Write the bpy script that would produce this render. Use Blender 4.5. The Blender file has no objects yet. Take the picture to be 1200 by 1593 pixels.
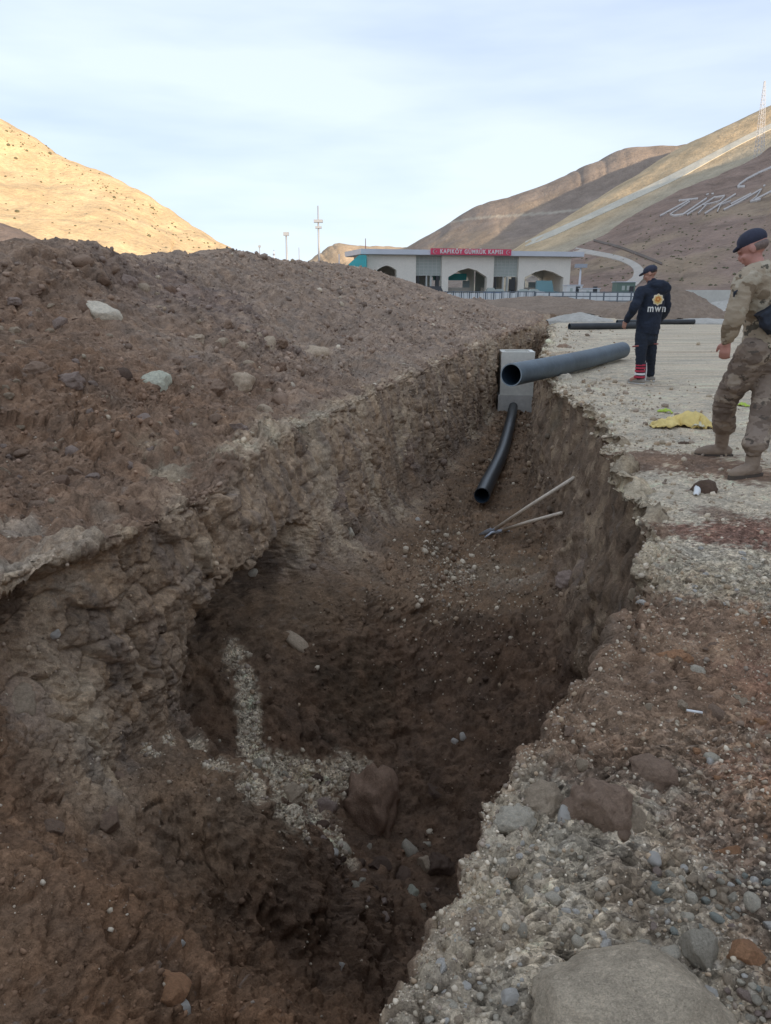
import bpy, bmesh, math, random
import numpy as np
from mathutils import Vector, Matrix, Euler
from mathutils.bvhtree import BVHTree

random.seed(7); rng = np.random.default_rng(7)
S = bpy.context.scene
R = math.radians
COL = S.collection

# ---------------------------------------------------------------- camera, sky, sun, exposure
CAM_H = 1.4; PITCH = R(16.7); FPX = 1155.0; W0, H0 = 1200.0, 1593.0
cam = bpy.data.cameras.new('camera'); camo = bpy.data.objects.new('camera', cam); COL.objects.link(camo)
camo.location = (0, 0, CAM_H); camo.rotation_euler = (R(90) - PITCH, 0, 0)
cam.sensor_fit = 'VERTICAL'; cam.sensor_height = 24.0; cam.lens = 24.0 * FPX / H0
cam.clip_start = 0.05; cam.clip_end = 6000
S.camera = camo

SUN_EL = R(12.5); SUN_DIR2 = (0.60, -0.80)           # horizontal direction towards the sun
wd = bpy.data.worlds.new('World'); S.world = wd; wd.use_nodes = True
nt = wd.node_tree; nt.nodes.clear()
def wn(t, **k):
    n = nt.nodes.new(t)
    for a, b in k.items(): setattr(n, a, b)
    return n
sky = wn('ShaderNodeTexSky'); sky.sky_type = 'NISHITA'; sky.sun_disc = False
sky.sun_elevation = SUN_EL; sky.sun_rotation = math.atan2(SUN_DIR2[0], SUN_DIR2[1])
sky.air_density = 1.0; sky.dust_density = 1.2; sky.ozone_density = 1.2; sky.altitude = 1500
tc = wn('ShaderNodeTexCoord'); mp = wn('ShaderNodeMapping'); mp.inputs['Scale'].default_value = (1.0, 1.0, 5.5)
mp.inputs['Rotation'].default_value = (0.10, 0.16, 0.5)
nz = wn('ShaderNodeTexNoise'); nz.inputs['Scale'].default_value = 1.5; nz.inputs['Detail'].default_value = 5; nz.inputs['Roughness'].default_value = 0.5
cr = wn('ShaderNodeValToRGB'); cr.color_ramp.elements[0].position = 0.40; cr.color_ramp.elements[1].position = 0.60
cr.color_ramp.elements[0].color = (4.1, 4.85, 6.25, 1); cr.color_ramp.elements[1].color = (5.5, 6.15, 6.95, 1)
mx = wn('ShaderNodeMix'); mx.data_type = 'RGBA'; mx.inputs['Factor'].default_value = 0.84
bg = wn('ShaderNodeBackground'); bg.inputs['Strength'].default_value = 0.10
wo = wn('ShaderNodeOutputWorld')
L = nt.links.new
L(tc.outputs['Generated'], mp.inputs['Vector']); L(mp.outputs[0], nz.inputs['Vector']); L(nz.outputs['Fac'], cr.inputs[0])
L(sky.outputs[0], mx.inputs['A']); L(cr.outputs[0], mx.inputs['B']); L(mx.outputs['Result'], bg.inputs[0]); L(bg.outputs[0], wo.inputs[0])

sl = bpy.data.lights.new('sun', 'SUN'); sl.energy = 4.0; sl.angle = R(0.5); sl.color = (1.0, 0.80, 0.56)
so = bpy.data.objects.new('sun', sl); COL.objects.link(so)
sdir = Vector((SUN_DIR2[0] * math.cos(SUN_EL), SUN_DIR2[1] * math.cos(SUN_EL), math.sin(SUN_EL))).normalized()
so.rotation_euler = sdir.to_track_quat('Z', 'Y').to_euler(); so.location = (60, -60, 40)

S.view_settings.view_transform = 'Standard'; S.view_settings.look = 'None'
S.view_settings.exposure = 0.78; S.view_settings.gamma = 1.0; S.view_settings.use_curve_mapping = False
S.cycles.max_bounces = 5; S.cycles.diffuse_bounces = 3; S.cycles.glossy_bounces = 2; S.cycles.transmission_bounces = 4
S.cycles.use_denoising = True

# ---------------------------------------------------------------- helpers
def P(px, py, Y):
    """World point at forward distance Y seen at photo pixel (px, py)."""
    th = math.atan((H0 / 2 - py) / FPX) - PITCH
    z = Y * math.tan(th)
    d = Y * math.cos(PITCH) - z * math.sin(PITCH)
    return Vector(((px - W0 / 2) / FPX * d, Y, z + CAM_H))
def ray(px, py):
    v = Vector(((px - W0 / 2) / FPX, (H0 / 2 - py) / FPX, -1.0))
    return (camo.rotation_euler.to_matrix() @ v).normalized()

def link(o, parent=None):
    COL.objects.link(o)
    if parent: o.parent = parent
    return o
def mesh_obj(name, verts, faces, mat=None, parent=None, smooth=False):
    me = bpy.data.meshes.new(name)
    if isinstance(verts, np.ndarray):
        me.vertices.add(len(verts)); me.vertices.foreach_set('co', verts.astype(np.float32).ravel())
        faces = np.asarray(faces, dtype=np.int32); k = faces.shape[1]
        me.loops.add(faces.size); me.loops.foreach_set('vertex_index', faces.ravel())
        me.polygons.add(len(faces)); me.polygons.foreach_set('loop_start', np.arange(0, faces.size, k, dtype=np.int32))
        me.update(calc_edges=True)
    else:
        me.from_pydata([tuple(v) for v in verts], [], faces)
    if mat: me.materials.append(mat)
    if smooth: me.polygons.foreach_set('use_smooth', np.ones(len(me.polygons), dtype=bool))
    me.update()
    return link(bpy.data.objects.new(name, me), parent)
def bm_obj(name, bm, mat=None, parent=None, smooth=False):
    me = bpy.data.meshes.new(name); bm.normal_update(); bm.to_mesh(me); bm.free()
    if mat: me.materials.append(mat)
    if smooth: me.polygons.foreach_set('use_smooth', np.ones(len(me.polygons), dtype=bool))
    return link(bpy.data.objects.new(name, me), parent)
def empty(name, loc=(0, 0, 0), rz=0):
    o = bpy.data.objects.new(name, None); o.location = loc; o.rotation_euler = (0, 0, rz); o.empty_display_size = 0.2
    return link(o)
def tag(o, label, cat, group=None):
    o['label'] = label; o['category'] = cat
    if group: o['group'] = group
    return o
def struct(o): o['kind'] = 'structure'; return o
def stuff(o, label=None, cat=None):
    o['kind'] = 'stuff'
    if label: o['label'] = label
    if cat: o['category'] = cat
    return o
def copy_tree(o, parent=None):
    c = o.copy(); COL.objects.link(c); c.parent = parent
    for ch in list(o.children): copy_tree(ch, c)
    return c
def box(bm, c, s, rot=None, bev=0):
    r = bmesh.ops.create_cube(bm, size=1.0)
    M = Matrix.Translation(c) @ (rot.to_4x4() if rot else Matrix.Identity(4)) @ Matrix.Diagonal((*s, 1))
    bmesh.ops.transform(bm, matrix=M, verts=r['verts'])
    if bev: bmesh.ops.bevel(bm, geom=list({e for v in r['verts'] for e in v.link_edges}), offset=bev, segments=2, affect='EDGES', profile=0.5)
def boxo(name, c, s, mat, parent=None, rz=0, bev=0):
    bm = bmesh.new(); box(bm, Vector((0, 0, 0)), s, None, bev)
    o = bm_obj(name, bm, mat, parent); o.location = c; o.rotation_euler = (0, 0, rz); return o
def tube(bm, pts, rad, n=12, cap=True, flat=None):
    """Tube along pts; rad is a radius or list; flat=(ref axis, ratio) squeezes the section along the axis."""
    pts = [Vector(p) for p in pts]
    if not hasattr(rad, '__len__'): rad = [rad] * len(pts)
    rings = []; prev = None
    for i, p in enumerate(pts):
        t = (pts[min(i + 1, len(pts) - 1)] - pts[max(i - 1, 0)]).normalized()
        if prev is None:
            a = Vector((0, 0, 1)) if abs(t.z) < .9 else Vector((1, 0, 0))
            u = t.cross(a).normalized()
        else: u = (prev - t * prev.dot(t)).normalized()
        prev = u; w = t.cross(u)
        ring = []
        for k in range(n):
            an = 2 * math.pi * k / n
            off = u * math.cos(an) * rad[i] + w * math.sin(an) * rad[i]
            if flat:
                ax, rt = flat[0], flat[1]; off = off - ax * off.dot(ax) * (1 - rt)
            ring.append(bm.verts.new(p + off))
        rings.append(ring)
    for a, b in zip(rings, rings[1:]):
        for k in range(n): bm.faces.new((a[k], a[(k + 1) % n], b[(k + 1) % n], b[k]))
    if cap:
        bm.faces.new(list(reversed(rings[0]))); bm.faces.new(rings[-1])

# vectorised gradient noise
_perm = np.random.default_rng(11).permutation(256); _perm = np.concatenate([_perm, _perm, _perm]).astype(np.int32)
_g = np.random.default_rng(12).normal(size=(256, 3)); _g = (_g / np.linalg.norm(_g, axis=1)[:, None]).astype(np.float32)
def pnoise(p):
    p = np.asarray(p, dtype=np.float32)
    i = np.floor(p).astype(np.int32); f = p - i; i &= 255
    u = f * f * f * (f * (f * 6 - 15) + 10)
    def gr(dx, dy, dz):
        h = _perm[_perm[_perm[(i[:, 0] + dx) & 255] + ((i[:, 1] + dy) & 255)] + ((i[:, 2] + dz) & 255)] & 255
        g = _g[h]
        return g[:, 0] * (f[:, 0] - dx) + g[:, 1] * (f[:, 1] - dy) + g[:, 2] * (f[:, 2] - dz)
    def lerp(a, b, t): return a + t * (b - a)
    x0 = lerp(lerp(gr(0,0,0), gr(1,0,0), u[:, 0]), lerp(gr(0,1,0), gr(1,1,0), u[:, 0]), u[:, 1])
    x1 = lerp(lerp(gr(0,0,1), gr(1,0,1), u[:, 0]), lerp(gr(0,1,1), gr(1,1,1), u[:, 0]), u[:, 1])
    return lerp(x0, x1, u[:, 2]) * 1.5
def fbm(p, freq, oct=4, gain=.5, off=0., lac=2.07):
    r = 0; a = 1; q = np.asarray(p, dtype=np.float32)
    for k in range(oct):
        r = r + a * pnoise(q * freq + (off + 17.3 * k)); freq *= lac; a *= gain
    return r
def voro(p, freq, seed=0):
    """Cellular noise: distance to the nearest and second nearest cell point, and a random number per cell."""
    q = np.asarray(p, dtype=np.float32) * freq; i = np.floor(q).astype(np.int32); f = q - i
    f1 = np.full(len(q), 9., np.float32); f2 = f1.copy(); cid = np.zeros(len(q), np.int32)
    tab = np.random.default_rng(90 + seed).random((256, 3)).astype(np.float32)
    for dx in (-1, 0, 1):
        for dy in (-1, 0, 1):
            for dz in (-1, 0, 1):
                h = _perm[_perm[_perm[(i[:, 0] + dx + seed) & 255] + ((i[:, 1] + dy) & 255)] + ((i[:, 2] + dz) & 255)] & 255
                o_ = tab[h]; e = (o_[:, 0] + dx - f[:, 0]) ** 2 + (o_[:, 1] + dy - f[:, 1]) ** 2 + (o_[:, 2] + dz - f[:, 2]) ** 2
                nw = e < f1; f2 = np.where(nw, f1, np.minimum(f2, e)); cid = np.where(nw, h, cid); f1 = np.where(nw, e, f1)
    return np.sqrt(f1), np.sqrt(f2), tab[cid, 0]
def sstep(a, b, x):
    t = np.clip((x - a) / (b - a), 0, 1); return t * t * (3 - 2 * t)
def mixc(c, d, m): return c + (np.asarray(d, dtype=np.float32) - c) * m[:, None]

def hermite(xs, ys, xq):
    """Cubic Hermite with monotone-limited slopes; ys may be (n,k)."""
    xs = np.asarray(xs, float); ys = np.asarray(ys, float); xq = np.asarray(xq, float)
    if ys.ndim == 1: ys = ys[:, None]
    h = np.diff(xs)[:, None]; d = np.diff(ys, axis=0) / h
    m = np.zeros_like(ys); m[0] = d[0]; m[-1] = d[-1]
    m[1:-1] = (d[:-1] * h[1:] + d[1:] * h[:-1]) / (h[1:] + h[:-1])
    lim = 3 * np.minimum(np.abs(d[:-1]), np.abs(d[1:])); same = d[:-1] * d[1:] > 0
    m[1:-1] = np.where(same, np.sign(m[1:-1]) * np.minimum(np.abs(m[1:-1]), lim), m[1:-1] * 0.25)
    i = np.clip(np.searchsorted(xs, xq) - 1, 0, len(xs) - 2)
    t = ((xq - xs[i]) / (xs[i + 1] - xs[i]))[:, None]; hh = h[i]
    return ((2*t**3-3*t**2+1)*ys[i] + (t**3-2*t**2+t)*hh*m[i] + (-2*t**3+3*t**2)*ys[i+1] + (t**3-t**2)*hh*m[i+1])

# materials
def mat(name, col, rough=.8, metal=0, noise=None, bump=None, spec=None, attr=None, var=.15, coat=0):
    """Principled material: colour (or vertex colour attribute), mottled by noise=(scale, amount), bumped by [(scale, distance), ...]."""
    m = bpy.data.materials.new(name); m.use_nodes = True; t = m.node_tree; N = t.nodes; b = N['Principled BSDF']
    b.inputs['Roughness'].default_value = rough; b.inputs['Metallic'].default_value = metal
    if spec is not None: b.inputs['Specular IOR Level'].default_value = spec
    if coat: b.inputs['Coat Weight'].default_value = coat
    co = N.new('ShaderNodeTexCoord')
    if attr:
        a = N.new('ShaderNodeAttribute'); a.attribute_name = attr; src = a.outputs['Color']
    else:
        c = N.new('ShaderNodeRGB'); c.outputs[0].default_value = (*col, 1); src = c.outputs[0]
    if noise:
        for sc, am in (noise if isinstance(noise, list) else [noise]):
            n = N.new('ShaderNodeTexNoise'); n.inputs['Scale'].default_value = sc; n.inputs['Detail'].default_value = 6; n.inputs['Roughness'].default_value = .65
            t.links.new(co.outputs['Object'], n.inputs['Vector'])
            mr = N.new('ShaderNodeMapRange'); mr.inputs['From Min'].default_value = .3; mr.inputs['From Max'].default_value = .7
            mr.inputs['To Min'].default_value = 1 - am; mr.inputs['To Max'].default_value = 1 + am
            t.links.new(n.outputs['Fac'], mr.inputs['Value'])
            x = N.new('ShaderNodeVectorMath'); x.operation = 'SCALE'
            t.links.new(src, x.inputs[0]); t.links.new(mr.outputs[0], x.inputs['Scale']); src = x.outputs[0]
    t.links.new(src, b.inputs['Base Color'])
    prev = None
    for sc, di in (bump or []):
        n = N.new('ShaderNodeTexNoise'); n.inputs['Scale'].default_value = sc; n.inputs['Detail'].default_value = 5; n.inputs['Roughness'].default_value = .6
        t.links.new(co.outputs['Object'], n.inputs['Vector'])
        bp = N.new('ShaderNodeBump'); bp.inputs['Distance'].default_value = di; bp.inputs['Strength'].default_value = 1
        t.links.new(n.outputs['Fac'], bp.inputs['Height'])
        if prev: t.links.new(prev, bp.inputs['Normal'])
        prev = bp.outputs[0]
    if prev: t.links.new(prev, b.inputs['Normal'])
    return m

# ================================================================ TERRAIN
TQ = 1.0                                              # row and column spacing factor
# columns: 0 outer left, 1 behind crest, 2 crest, 3, 4 slope, 5 shoulder, 6 left rim, 7 lip, 8, 9 wall, 10 left foot, 11, 12 floor,
#          13 right foot, 14 wall, 15 lip underside, 16 right rim, 17, 18, 19 right ground
crestY = [-4, 3, 8.0, 9.5, 10.4, 11, 11.8, 12.5, 13.3, 14.5, 15.8, 17, 18.2, 19.5, 22, 26, 30, 33, 37, 42, 50]
crest = [(-5.6,1.5),(-5.5,1.65),(-5.1,1.80)] + [(P(a_, b_, y_).x, P(a_, b_, y_).z) for a_, b_, y_ in ((10,380,9.5),(70,379,10.4),(118,370,11),(160,388,11.8),(190,400,12.5),(222,399,13.3),(262,414,14.5),(300,401,15.8),(340,391,17),(375,394,18.2),(410,405,19.5),(455,408,22),(515,411,26),(560,420,30))] + [(-.1,1.95),(1.2,1.5),(2.4,1.0),(5.5,.3)]
ROWS = {
 -4.0: [(-2.2,.1),(-2.1,.08),(-1.8,.05),(-1.5,.03),(-1.3,.02),(-1.1,.02),(-.9,.02),(-.8,.02),(-.75,.02),(-.7,.02),(-.6,.02)],
 0.0: [(-1.9,.1),(-1.8,.05),(-1.6,-.02),(-1.4,-.1),(-1.2,-.15),(-.9,-.15),(-.7,-.1),(-.6,-.05),(-.57,-.03),(-.55,0),(-.5,.02)],
 0.7: [(-1.9,.1),(-1.8,-.02),(-1.65,-.15),(-1.4,-.3),(-1.15,-.45),(-.85,-.6),(-.6,-.7),(-.4,-.65),(-.33,-.35),(-.28,-.1),(-.25,.01)],
 1.2: [(-1.85,.12),(-1.75,-.02),(-1.65,-.2),(-1.45,-.36),(-1.15,-.5),(-.75,-.75),(-.4,-.95),(-.15,-1.0),(-.05,-.5),(0,-.12),(.03,.0)],
 1.7: [(-1.8,.15),(-1.7,0),(-1.62,-.18),(-1.45,-.34),(-1.1,-.46),(-.7,-.72),(-.25,-1.02),(.05,-1.25),(.18,-.6),(.26,-.12),(.27,.0)],
 2.15: [(-1.72,.2),(-1.68,0),(-1.6,-.15),(-1.5,-.35),(-1.25,-.52),(-.8,-.9),(-.2,-1.35),(.25,-1.7),(.45,-.7),(.57,-.12),(.57,.0)],
 2.6: [(-1.68,.2),(-1.66,0),(-1.64,-.2),(-1.55,-.55),(-1.35,-.85),(-.75,-1.6),(-.1,-1.95),(.55,-2.2),(.78,-1.0),(.88,-.12),(.88,.0)],
 3.1: [(-1.58,.2),(-1.72,.02),(-1.70,-.2),(-1.55,-.6),(-1.4,-1.0),(-.8,-1.72),(.0,-2.3),(.8,-2.5),(1.05,-1.1),(1.12,-.12),(1.11,.0)],
 3.4: [(-1.5,.19),(-1.66,.02),(-1.6,-.3),(-1.5,-.7),(-1.4,-1.1),(-.9,-1.3),(.02,-2.35),(.85,-2.6),(1.15,-1.1),(1.24,-.12),(1.22,.0)],
 3.9: [(-1.38,.15),(-1.42,.0),(-1.42,-.4),(-1.42,-.8),(-1.38,-1.2),(-.8,-1.45),(.1,-2.5),(.95,-2.7),(1.32,-1.1),(1.44,-.12),(1.4,.0)],
 4.4: [(-1.27,.12),(-1.24,-.05),(-1.22,-.5),(-1.31,-.9),(-1.40,-1.35),(-.85,-1.95),(.2,-2.7),(1.1,-2.8),(1.58,-1.2),(1.78,-.14),(1.64,.0)],
 4.9: [(-1.22,.12),(-1.13,-.1),(-1.08,-.55),(-1.42,-.85),(-1.75,-1.5),(-.85,-2.15),(.3,-2.75),(1.25,-2.75),(1.76,-1.2),(1.92,-.14),(1.73,.0)],
 5.5: [(-1.20,.17),(-1.08,-.1),(-.97,-.58),(-1.65,-.72),(-1.82,-1.22),(-1.0,-1.72),(.4,-2.6),(1.45,-2.5),(1.80,-1.1),(1.95,-.14),(1.78,.0)],
 6.2: [(-1.14,.18),(-1.0,-.06),(-.86,-.60),(-1.42,-.70),(-1.52,-1.05),(-.55,-1.45),(.48,-2.38),(1.50,-2.2),(1.86,-1.0),(2.06,-.12),(1.93,.0)],
 6.8: [(-1.05,.17),(-.92,-.06),(-.78,-.62),(-.85,-.85),(-.75,-1.22),(-.1,-1.55),(.62,-1.98),(1.60,-1.9),(1.94,-.95),(2.16,-.12),(2.07,.0)],
 7.2: [(-.97,.15),(-.85,-.06),(-.72,-.6),(-.62,-1.0),(-.45,-1.35),(.15,-1.62),(.80,-1.85),(1.68,-1.78),(2.02,-.9),(2.24,-.12),(2.16,.0)],
 8.5: [(-.62,.12),(-.52,-.06),(-.43,-.55),(-.36,-1.0),(-.2,-1.38),(.45,-1.70),(1.1,-1.85),(1.93,-1.7),(2.22,-.9),(2.40,-.12),(2.36,.0)],
 10.5: [(-.12,.10),(-.02,-.06),(.06,-.6),(.14,-1.2),(.34,-1.68),(.85,-1.85),(1.4,-1.88),(2.05,-1.75),(2.30,-.9),(2.46,-.12),(2.42,.0)],
 13.0: [(.58,.10),(.68,-.06),(.76,-.6),(.84,-1.25),(1.02,-1.75),(1.5,-1.87),(1.95,-1.88),(2.45,-1.75),(2.66,-.9),(2.79,-.12),(2.75,.0)],
 17.0: [(1.73,.08),(1.82,-.06),(1.9,-.6),(1.98,-1.25),(2.14,-1.8),(2.55,-1.9),(2.9,-1.9),(3.30,-1.8),(3.43,-.9),(3.54,-.12),(3.5,.0)],
 21.5: [(3.0,.06),(3.1,-.1),(3.15,-.5),(3.2,-1.2),(3.25,-1.9),(3.65,-1.95),(4.1,-1.95),(4.45,-1.9),(4.55,-.9),(4.62,-.12),(4.65,.0)],
 25.0: [(4.15,.06),(4.2,-.1),(4.25,-.5),(4.3,-1.1),(4.4,-1.6),(4.6,-1.65),(4.9,-1.65),(5.15,-1.6),(5.3,-.8),(5.4,-.12),(5.45,.0)],
 31.0: [(6.0,.06),(6.1,-.05),(6.2,-.2),(6.25,-.4),(6.3,-.6),(6.35,-.65),(6.45,-.65),(6.5,-.6),(6.55,-.3),(6.6,-.1),(6.7,.0)],
 35.0: [(7.1,.05),(7.15,.04),(7.2,.03),(7.3,.02),(7.4,.01),(7.5,0),(7.6,0),(7.7,0),(7.8,0),(7.85,0),(7.9,.0)],
 50.0: [(10,.05),(10.1,.04),(10.2,.03),(10.3,.02),(10.4,.01),(10.5,0),(10.6,0),(10.7,0),(10.8,0),(10.9,0),(11,.0)],
}
rowY = sorted(ROWS)
ctl = []
for Y in rowY:
    r = ROWS[Y]; cx, cz = hermite(crestY, crest, [Y])[0]; rx, rz_ = r[0]
    w = rx - cx
    left = [(cx - 14, .05), (cx - 3.2, cz - 1.5 if cz > 1.6 else cz * .15), (cx, cz), (cx + w * .3, rz_ + (cz - rz_) * .66), (cx + w * .62, rz_ + (cz - rz_) * .31), (rx - min(.80, w * .2), rz_ + .06 + .02 * min(w, 3))]
    qx = r[-1][0]
    right = [(qx + .45, .01), (qx + 2.2, .01), (qx + 14, .0)]
    ctl.append(left + r + right)
ctl = np.array(ctl)                                  # rows x 20 x 2
NC = ctl.shape[1]
# dense rows
def rows_geo():
    a = list(np.linspace(-4, .5, 16)[:-1]); y = .5
    while y < 50: a.append(y); y += max(.008, y * .0040) * TQ
    a.append(50.0); return np.array(a)
RY = rows_geo()
G1 = hermite(rowY, ctl.reshape(len(rowY), -1), RY).reshape(len(RY), NC, 2)
seg = [max(4, int(v / TQ)) for v in (6, 9, 46, 54, 62, 42, 24, 32, 38, 44, 54, 54, 44, 38, 18, 14, 38, 46, 9)]
uq = np.concatenate([np.linspace(i, i + 1, n, endpoint=False) for i, n in enumerate(seg)] + [[NC - 1.0]])
G = np.empty((len(RY), len(uq), 3), dtype=np.float32)
tmp = hermite(np.arange(NC), G1.transpose(1, 0, 2).reshape(NC, -1), uq).reshape(len(uq), len(RY), 2).transpose(1, 0, 2)
G[:, :, 0] = tmp[:, :, 0]; G[:, :, 2] = tmp[:, :, 1]; G[:, :, 1] = RY[:, None]
nr, nc = G.shape[:2]
U = np.broadcast_to(uq[None, :], (nr, nc)).ravel().astype(np.float32)
V = G.reshape(-1, 3).copy()
def grid_normals(A):
    A = A.reshape(nr, nc, 3)
    du = np.gradient(A, axis=1); dv = np.gradient(A, axis=0)
    n = np.cross(du, dv); n /= (np.linalg.norm(n, axis=2, keepdims=True) + 1e-9)
    return n.reshape(-1, 3)
Yv = V[:, 1].copy()
# rim line wander (plan irregularity), strongest on the two walls
wall = np.exp(-((U - 9) / 2.3) ** 2) + np.exp(-((U - 15.3) / 1.3) ** 2)
rimw = np.exp(-((U - 15.8) / 1.1) ** 2)
q1 = np.stack([Yv * 1.3, V[:, 2] * .3, np.where(U > 12.5, 5.0, 0.0)], 1)
near = sstep(.3, 2.2, Yv)
V[:, 0] += near * (wall * .10 * fbm(q1, .9, 3) + rimw * .11 * fbm(q1, 2.3, 4, .6, off=4))
N1 = grid_normals(V)
fl = np.exp(-((U - 11.7) / 1.6) ** 2)                 # floor
grd = sstep(16.2, 16.9, U)                            # right ground
trackz = grd * sstep(3.3, 4.3, Yv + .3 * fbm(V, .8, 2))     # compacted part
pile = 1 - sstep(5.2, 6.5, U)
rough = .55 + .5 * pile + .5 * np.clip(wall, 0, 1) + .22 * fl
wl0 = sstep(6.0, 6.8, U) * (1 - sstep(10.2, 11.2, U)); wr0 = sstep(13.0, 13.8, U) * (1 - sstep(15.8, 16.1, U)); wls = np.clip(wl0 + wr0, 0, 1)
rough = rough * (1 - .62 * trackz) * (1 - .15 * grd) * (1 - .55 * wls)
w1 = fbm(V, .75, 3, .5, off=2)
d = .085 * w1 * (1 - .75 * trackz)
lump = 1 - np.abs(fbm(V, 2.6, 3, .5, off=9)); d += .062 * rough * (lump - .75)
bil = np.abs(fbm(V + .10 * w1[:, None], 6.3, 3, .52, off=31)); d += .042 * rough * (bil - .3)
d += .020 * rough * fbm(V, 15, 3, .6, off=3); rdg = 1 - np.abs(fbm(V + .06 * w1[:, None], 9.5, 3, .55, off=35)); d -= .030 * rough * sstep(.80, 1.0, rdg)
fine = fbm(V, 55, 2, .6, off=7); spc = .0037 * np.maximum(Yv, 2.0); d += .0060 * (.7 + .7 * rough) * fine * np.clip(1.7 - spc * 55, 0, 1); crk = fbm(V, 1.9, 3, .55, off=37); d -= .05 * (.3 + rough) * (1 - trackz) * sstep(.93, 1.0, 1 - np.abs(crk)) * sstep(0, .3, w1)
# excavator scrapes down the walls
st = np.stack([V[:, 0] * 1.2 + V[:, 2] * .5, Yv * 4.6 + V[:, 2] * 1.1, V[:, 2] * .8], 1)
scr = fbm(st, 1.5, 4, .55, off=40)
lw = np.exp(-((U - 8.2) / 1.5) ** 2); rw = np.exp(-((U - 14.4) / 1.0) ** 2)
d += (lw * .040 + rw * .03) * near * scr
# broken blocks and clods
wp = V + .12 * np.stack([w1, fbm(V, 2.2, 2, .5, off=81), fbm(V, 2.2, 2, .5, off=82)], 1)
f1_, f2_, cr_ = voro(wp * np.array([1, 1, 1.25], dtype=np.float32), 3.4, 1)
blk = sstep(-.15, .45, fbm(V, 1.1, 2, .5, off=83))
kA = near * (1 - trackz) * (.35 + .65 * blk) * (.6 + .6 * wls + .45 * pile + .5 * fl)
d += kA * (.070 * (cr_ - .5) - .030 * (1 - sstep(.0, .12, f2_ - f1_)) + .03 * (.5 - f1_))
f1c, f2c, crc = voro(wp, 1.9, 5); d += pile * near * (.13 * (crc - .5) + .10 * (.5 - f1c)) * sstep(-.2, .3, fbm(V, .6, 2, .5, off=85)) * (1 - .6 * np.exp(-((U - 2) / .5) ** 2))
f1b, f2b, crb = voro(wp, 10.5, 2)
kB = near * (1 - .9 * trackz) * (.3 + .7 * sstep(-.1, .4, fbm(V, 1.7, 3, .5, off=84))) * (.7 + .4 * pile + .3 * fl + .2 * grd)
d += kB * (.024 * (crb - .5) + .022 * (.5 - f1b) - .008 * (1 - sstep(0, .12, f2b - f1b)))
# stones bedded in the gravel crust of the right bank
bankm = grd * (1 - sstep(1.9, 2.4, Yv + .3 * w1)); brk = grd * sstep(2.9, 3.3, Yv) * (1 - sstep(4.2, 5.0, Yv))
f1g, f2g, crg = voro(V + .01 * fine[:, None], 30., 3)
f1h, f2h, crh = voro(V, 13., 4)
gk = np.clip(bankm + .8 * brk, 0, 1)
d += gk * (.013 * np.clip(.55 - f1g, -.2, 1) * (crg > .35) + .020 * np.clip(.45 - f1h, -.1, 1) * (crh > .6))
# large clumps / hummocks on the spoil bank
hm = fbm(V, .5, 3, .5, off=77); d += .22 * hm * pile * sstep(.25, 1.3, np.abs(U - 2))
d *= sstep(0, .9, U) * (1 - sstep(18.2, 19, U)) * (1 - sstep(44, 50, Yv)) * sstep(-4, -3, Yv)
V = V + N1 * d[:, None].astype(np.float32)
V0 = V.copy()

# BVH of the terrain so that stones and colour blobs can be set down where they lie
ir = np.arange(0, nr, 3); ic = np.arange(0, nc, 3)
Vc = V.reshape(nr, nc, 3)[np.ix_(ir, ic)].reshape(-1, 3); mr_, mc_ = len(ir), len(ic)
a = (np.arange(mr_ - 1)[:, None] * mc_ + np.arange(mc_ - 1)[None, :]).ravel()
Fc = np.stack([a, a + 1, a + mc_ + 1, a + mc_], 1)
bvh = BVHTree.FromPolygons(Vc.tolist(), Fc.tolist())
def hit(px, py):
    loc, nor, _, dist = bvh.ray_cast(camo.location, ray(px, py))
    if loc is None: loc = P(px, py, 50); nor = Vector((0, 0, 1))
    if nor.z < 0 and abs(nor.z) > .2: nor = -nor
    return loc, nor
def ground_z(x, y, top=6.0):
    loc, nor, _, _ = bvh.ray_cast(Vector((x, y, top)), Vector((0, 0, -1)))
    return loc.z if loc else 0.0
def depth(p): return p.y * math.cos(PITCH) - (p.z - CAM_H) * math.sin(PITCH)

# ---- soil colours
n1 = fbm(V, .9, 4, .55, off=101); n2 = fbm(V, 4.0, 4, .6, off=111); n3 = fbm(V, 22, 3, .65, off=121); n4 = fbm(V, 70, 2, .6, off=131)
c = np.empty((len(V), 3), dtype=np.float32); c[:] = (.190, .133, .103)
c = mixc(c, (.235, .185, .160), pile * sstep(6, 13, Yv + 2 * n1))                       # far spoil: greyer, mauve
c = mixc(c, (.150, .098, .072), pile * (1 - sstep(6, 9, Yv)) * sstep(-.1, .5, n1) * .8)
wl = sstep(6.0, 6.8, U) * (1 - sstep(10.0, 10.8, U))
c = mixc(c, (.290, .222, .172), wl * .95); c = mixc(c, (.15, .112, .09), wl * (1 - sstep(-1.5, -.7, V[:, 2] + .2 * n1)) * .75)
c = mixc(c, (.185, .150, .135), wl * sstep(0, .45, scr) * .6); c = mixc(c, (.30, .255, .21), wl * sstep(.1, .5, n1 + .4 * n2) * .6)
crust = np.exp(-((U - 6.15) / .42) ** 2) * sstep(1.5, 3, Yv) * (1 - sstep(18, 24, Yv)); c = mixc(c, (.34, .29, .24), crust * sstep(-.35, .25, n1 + .6 * n2) * .75)
flr = sstep(9.8, 10.8, U) * (1 - sstep(12.9, 13.5, U))
c = mixc(c, (.150, .106, .078), flr)
wr = sstep(12.9, 13.6, U) * (1 - sstep(15.8, 16.1, U))
c = mixc(c, (.150, .112, .088), wr); c = mixc(c, (.25, .21, .17), wr * sstep(.15, .5, n2 + .4 * n1) * .5 * sstep(3.5, 5, Yv))
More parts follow.
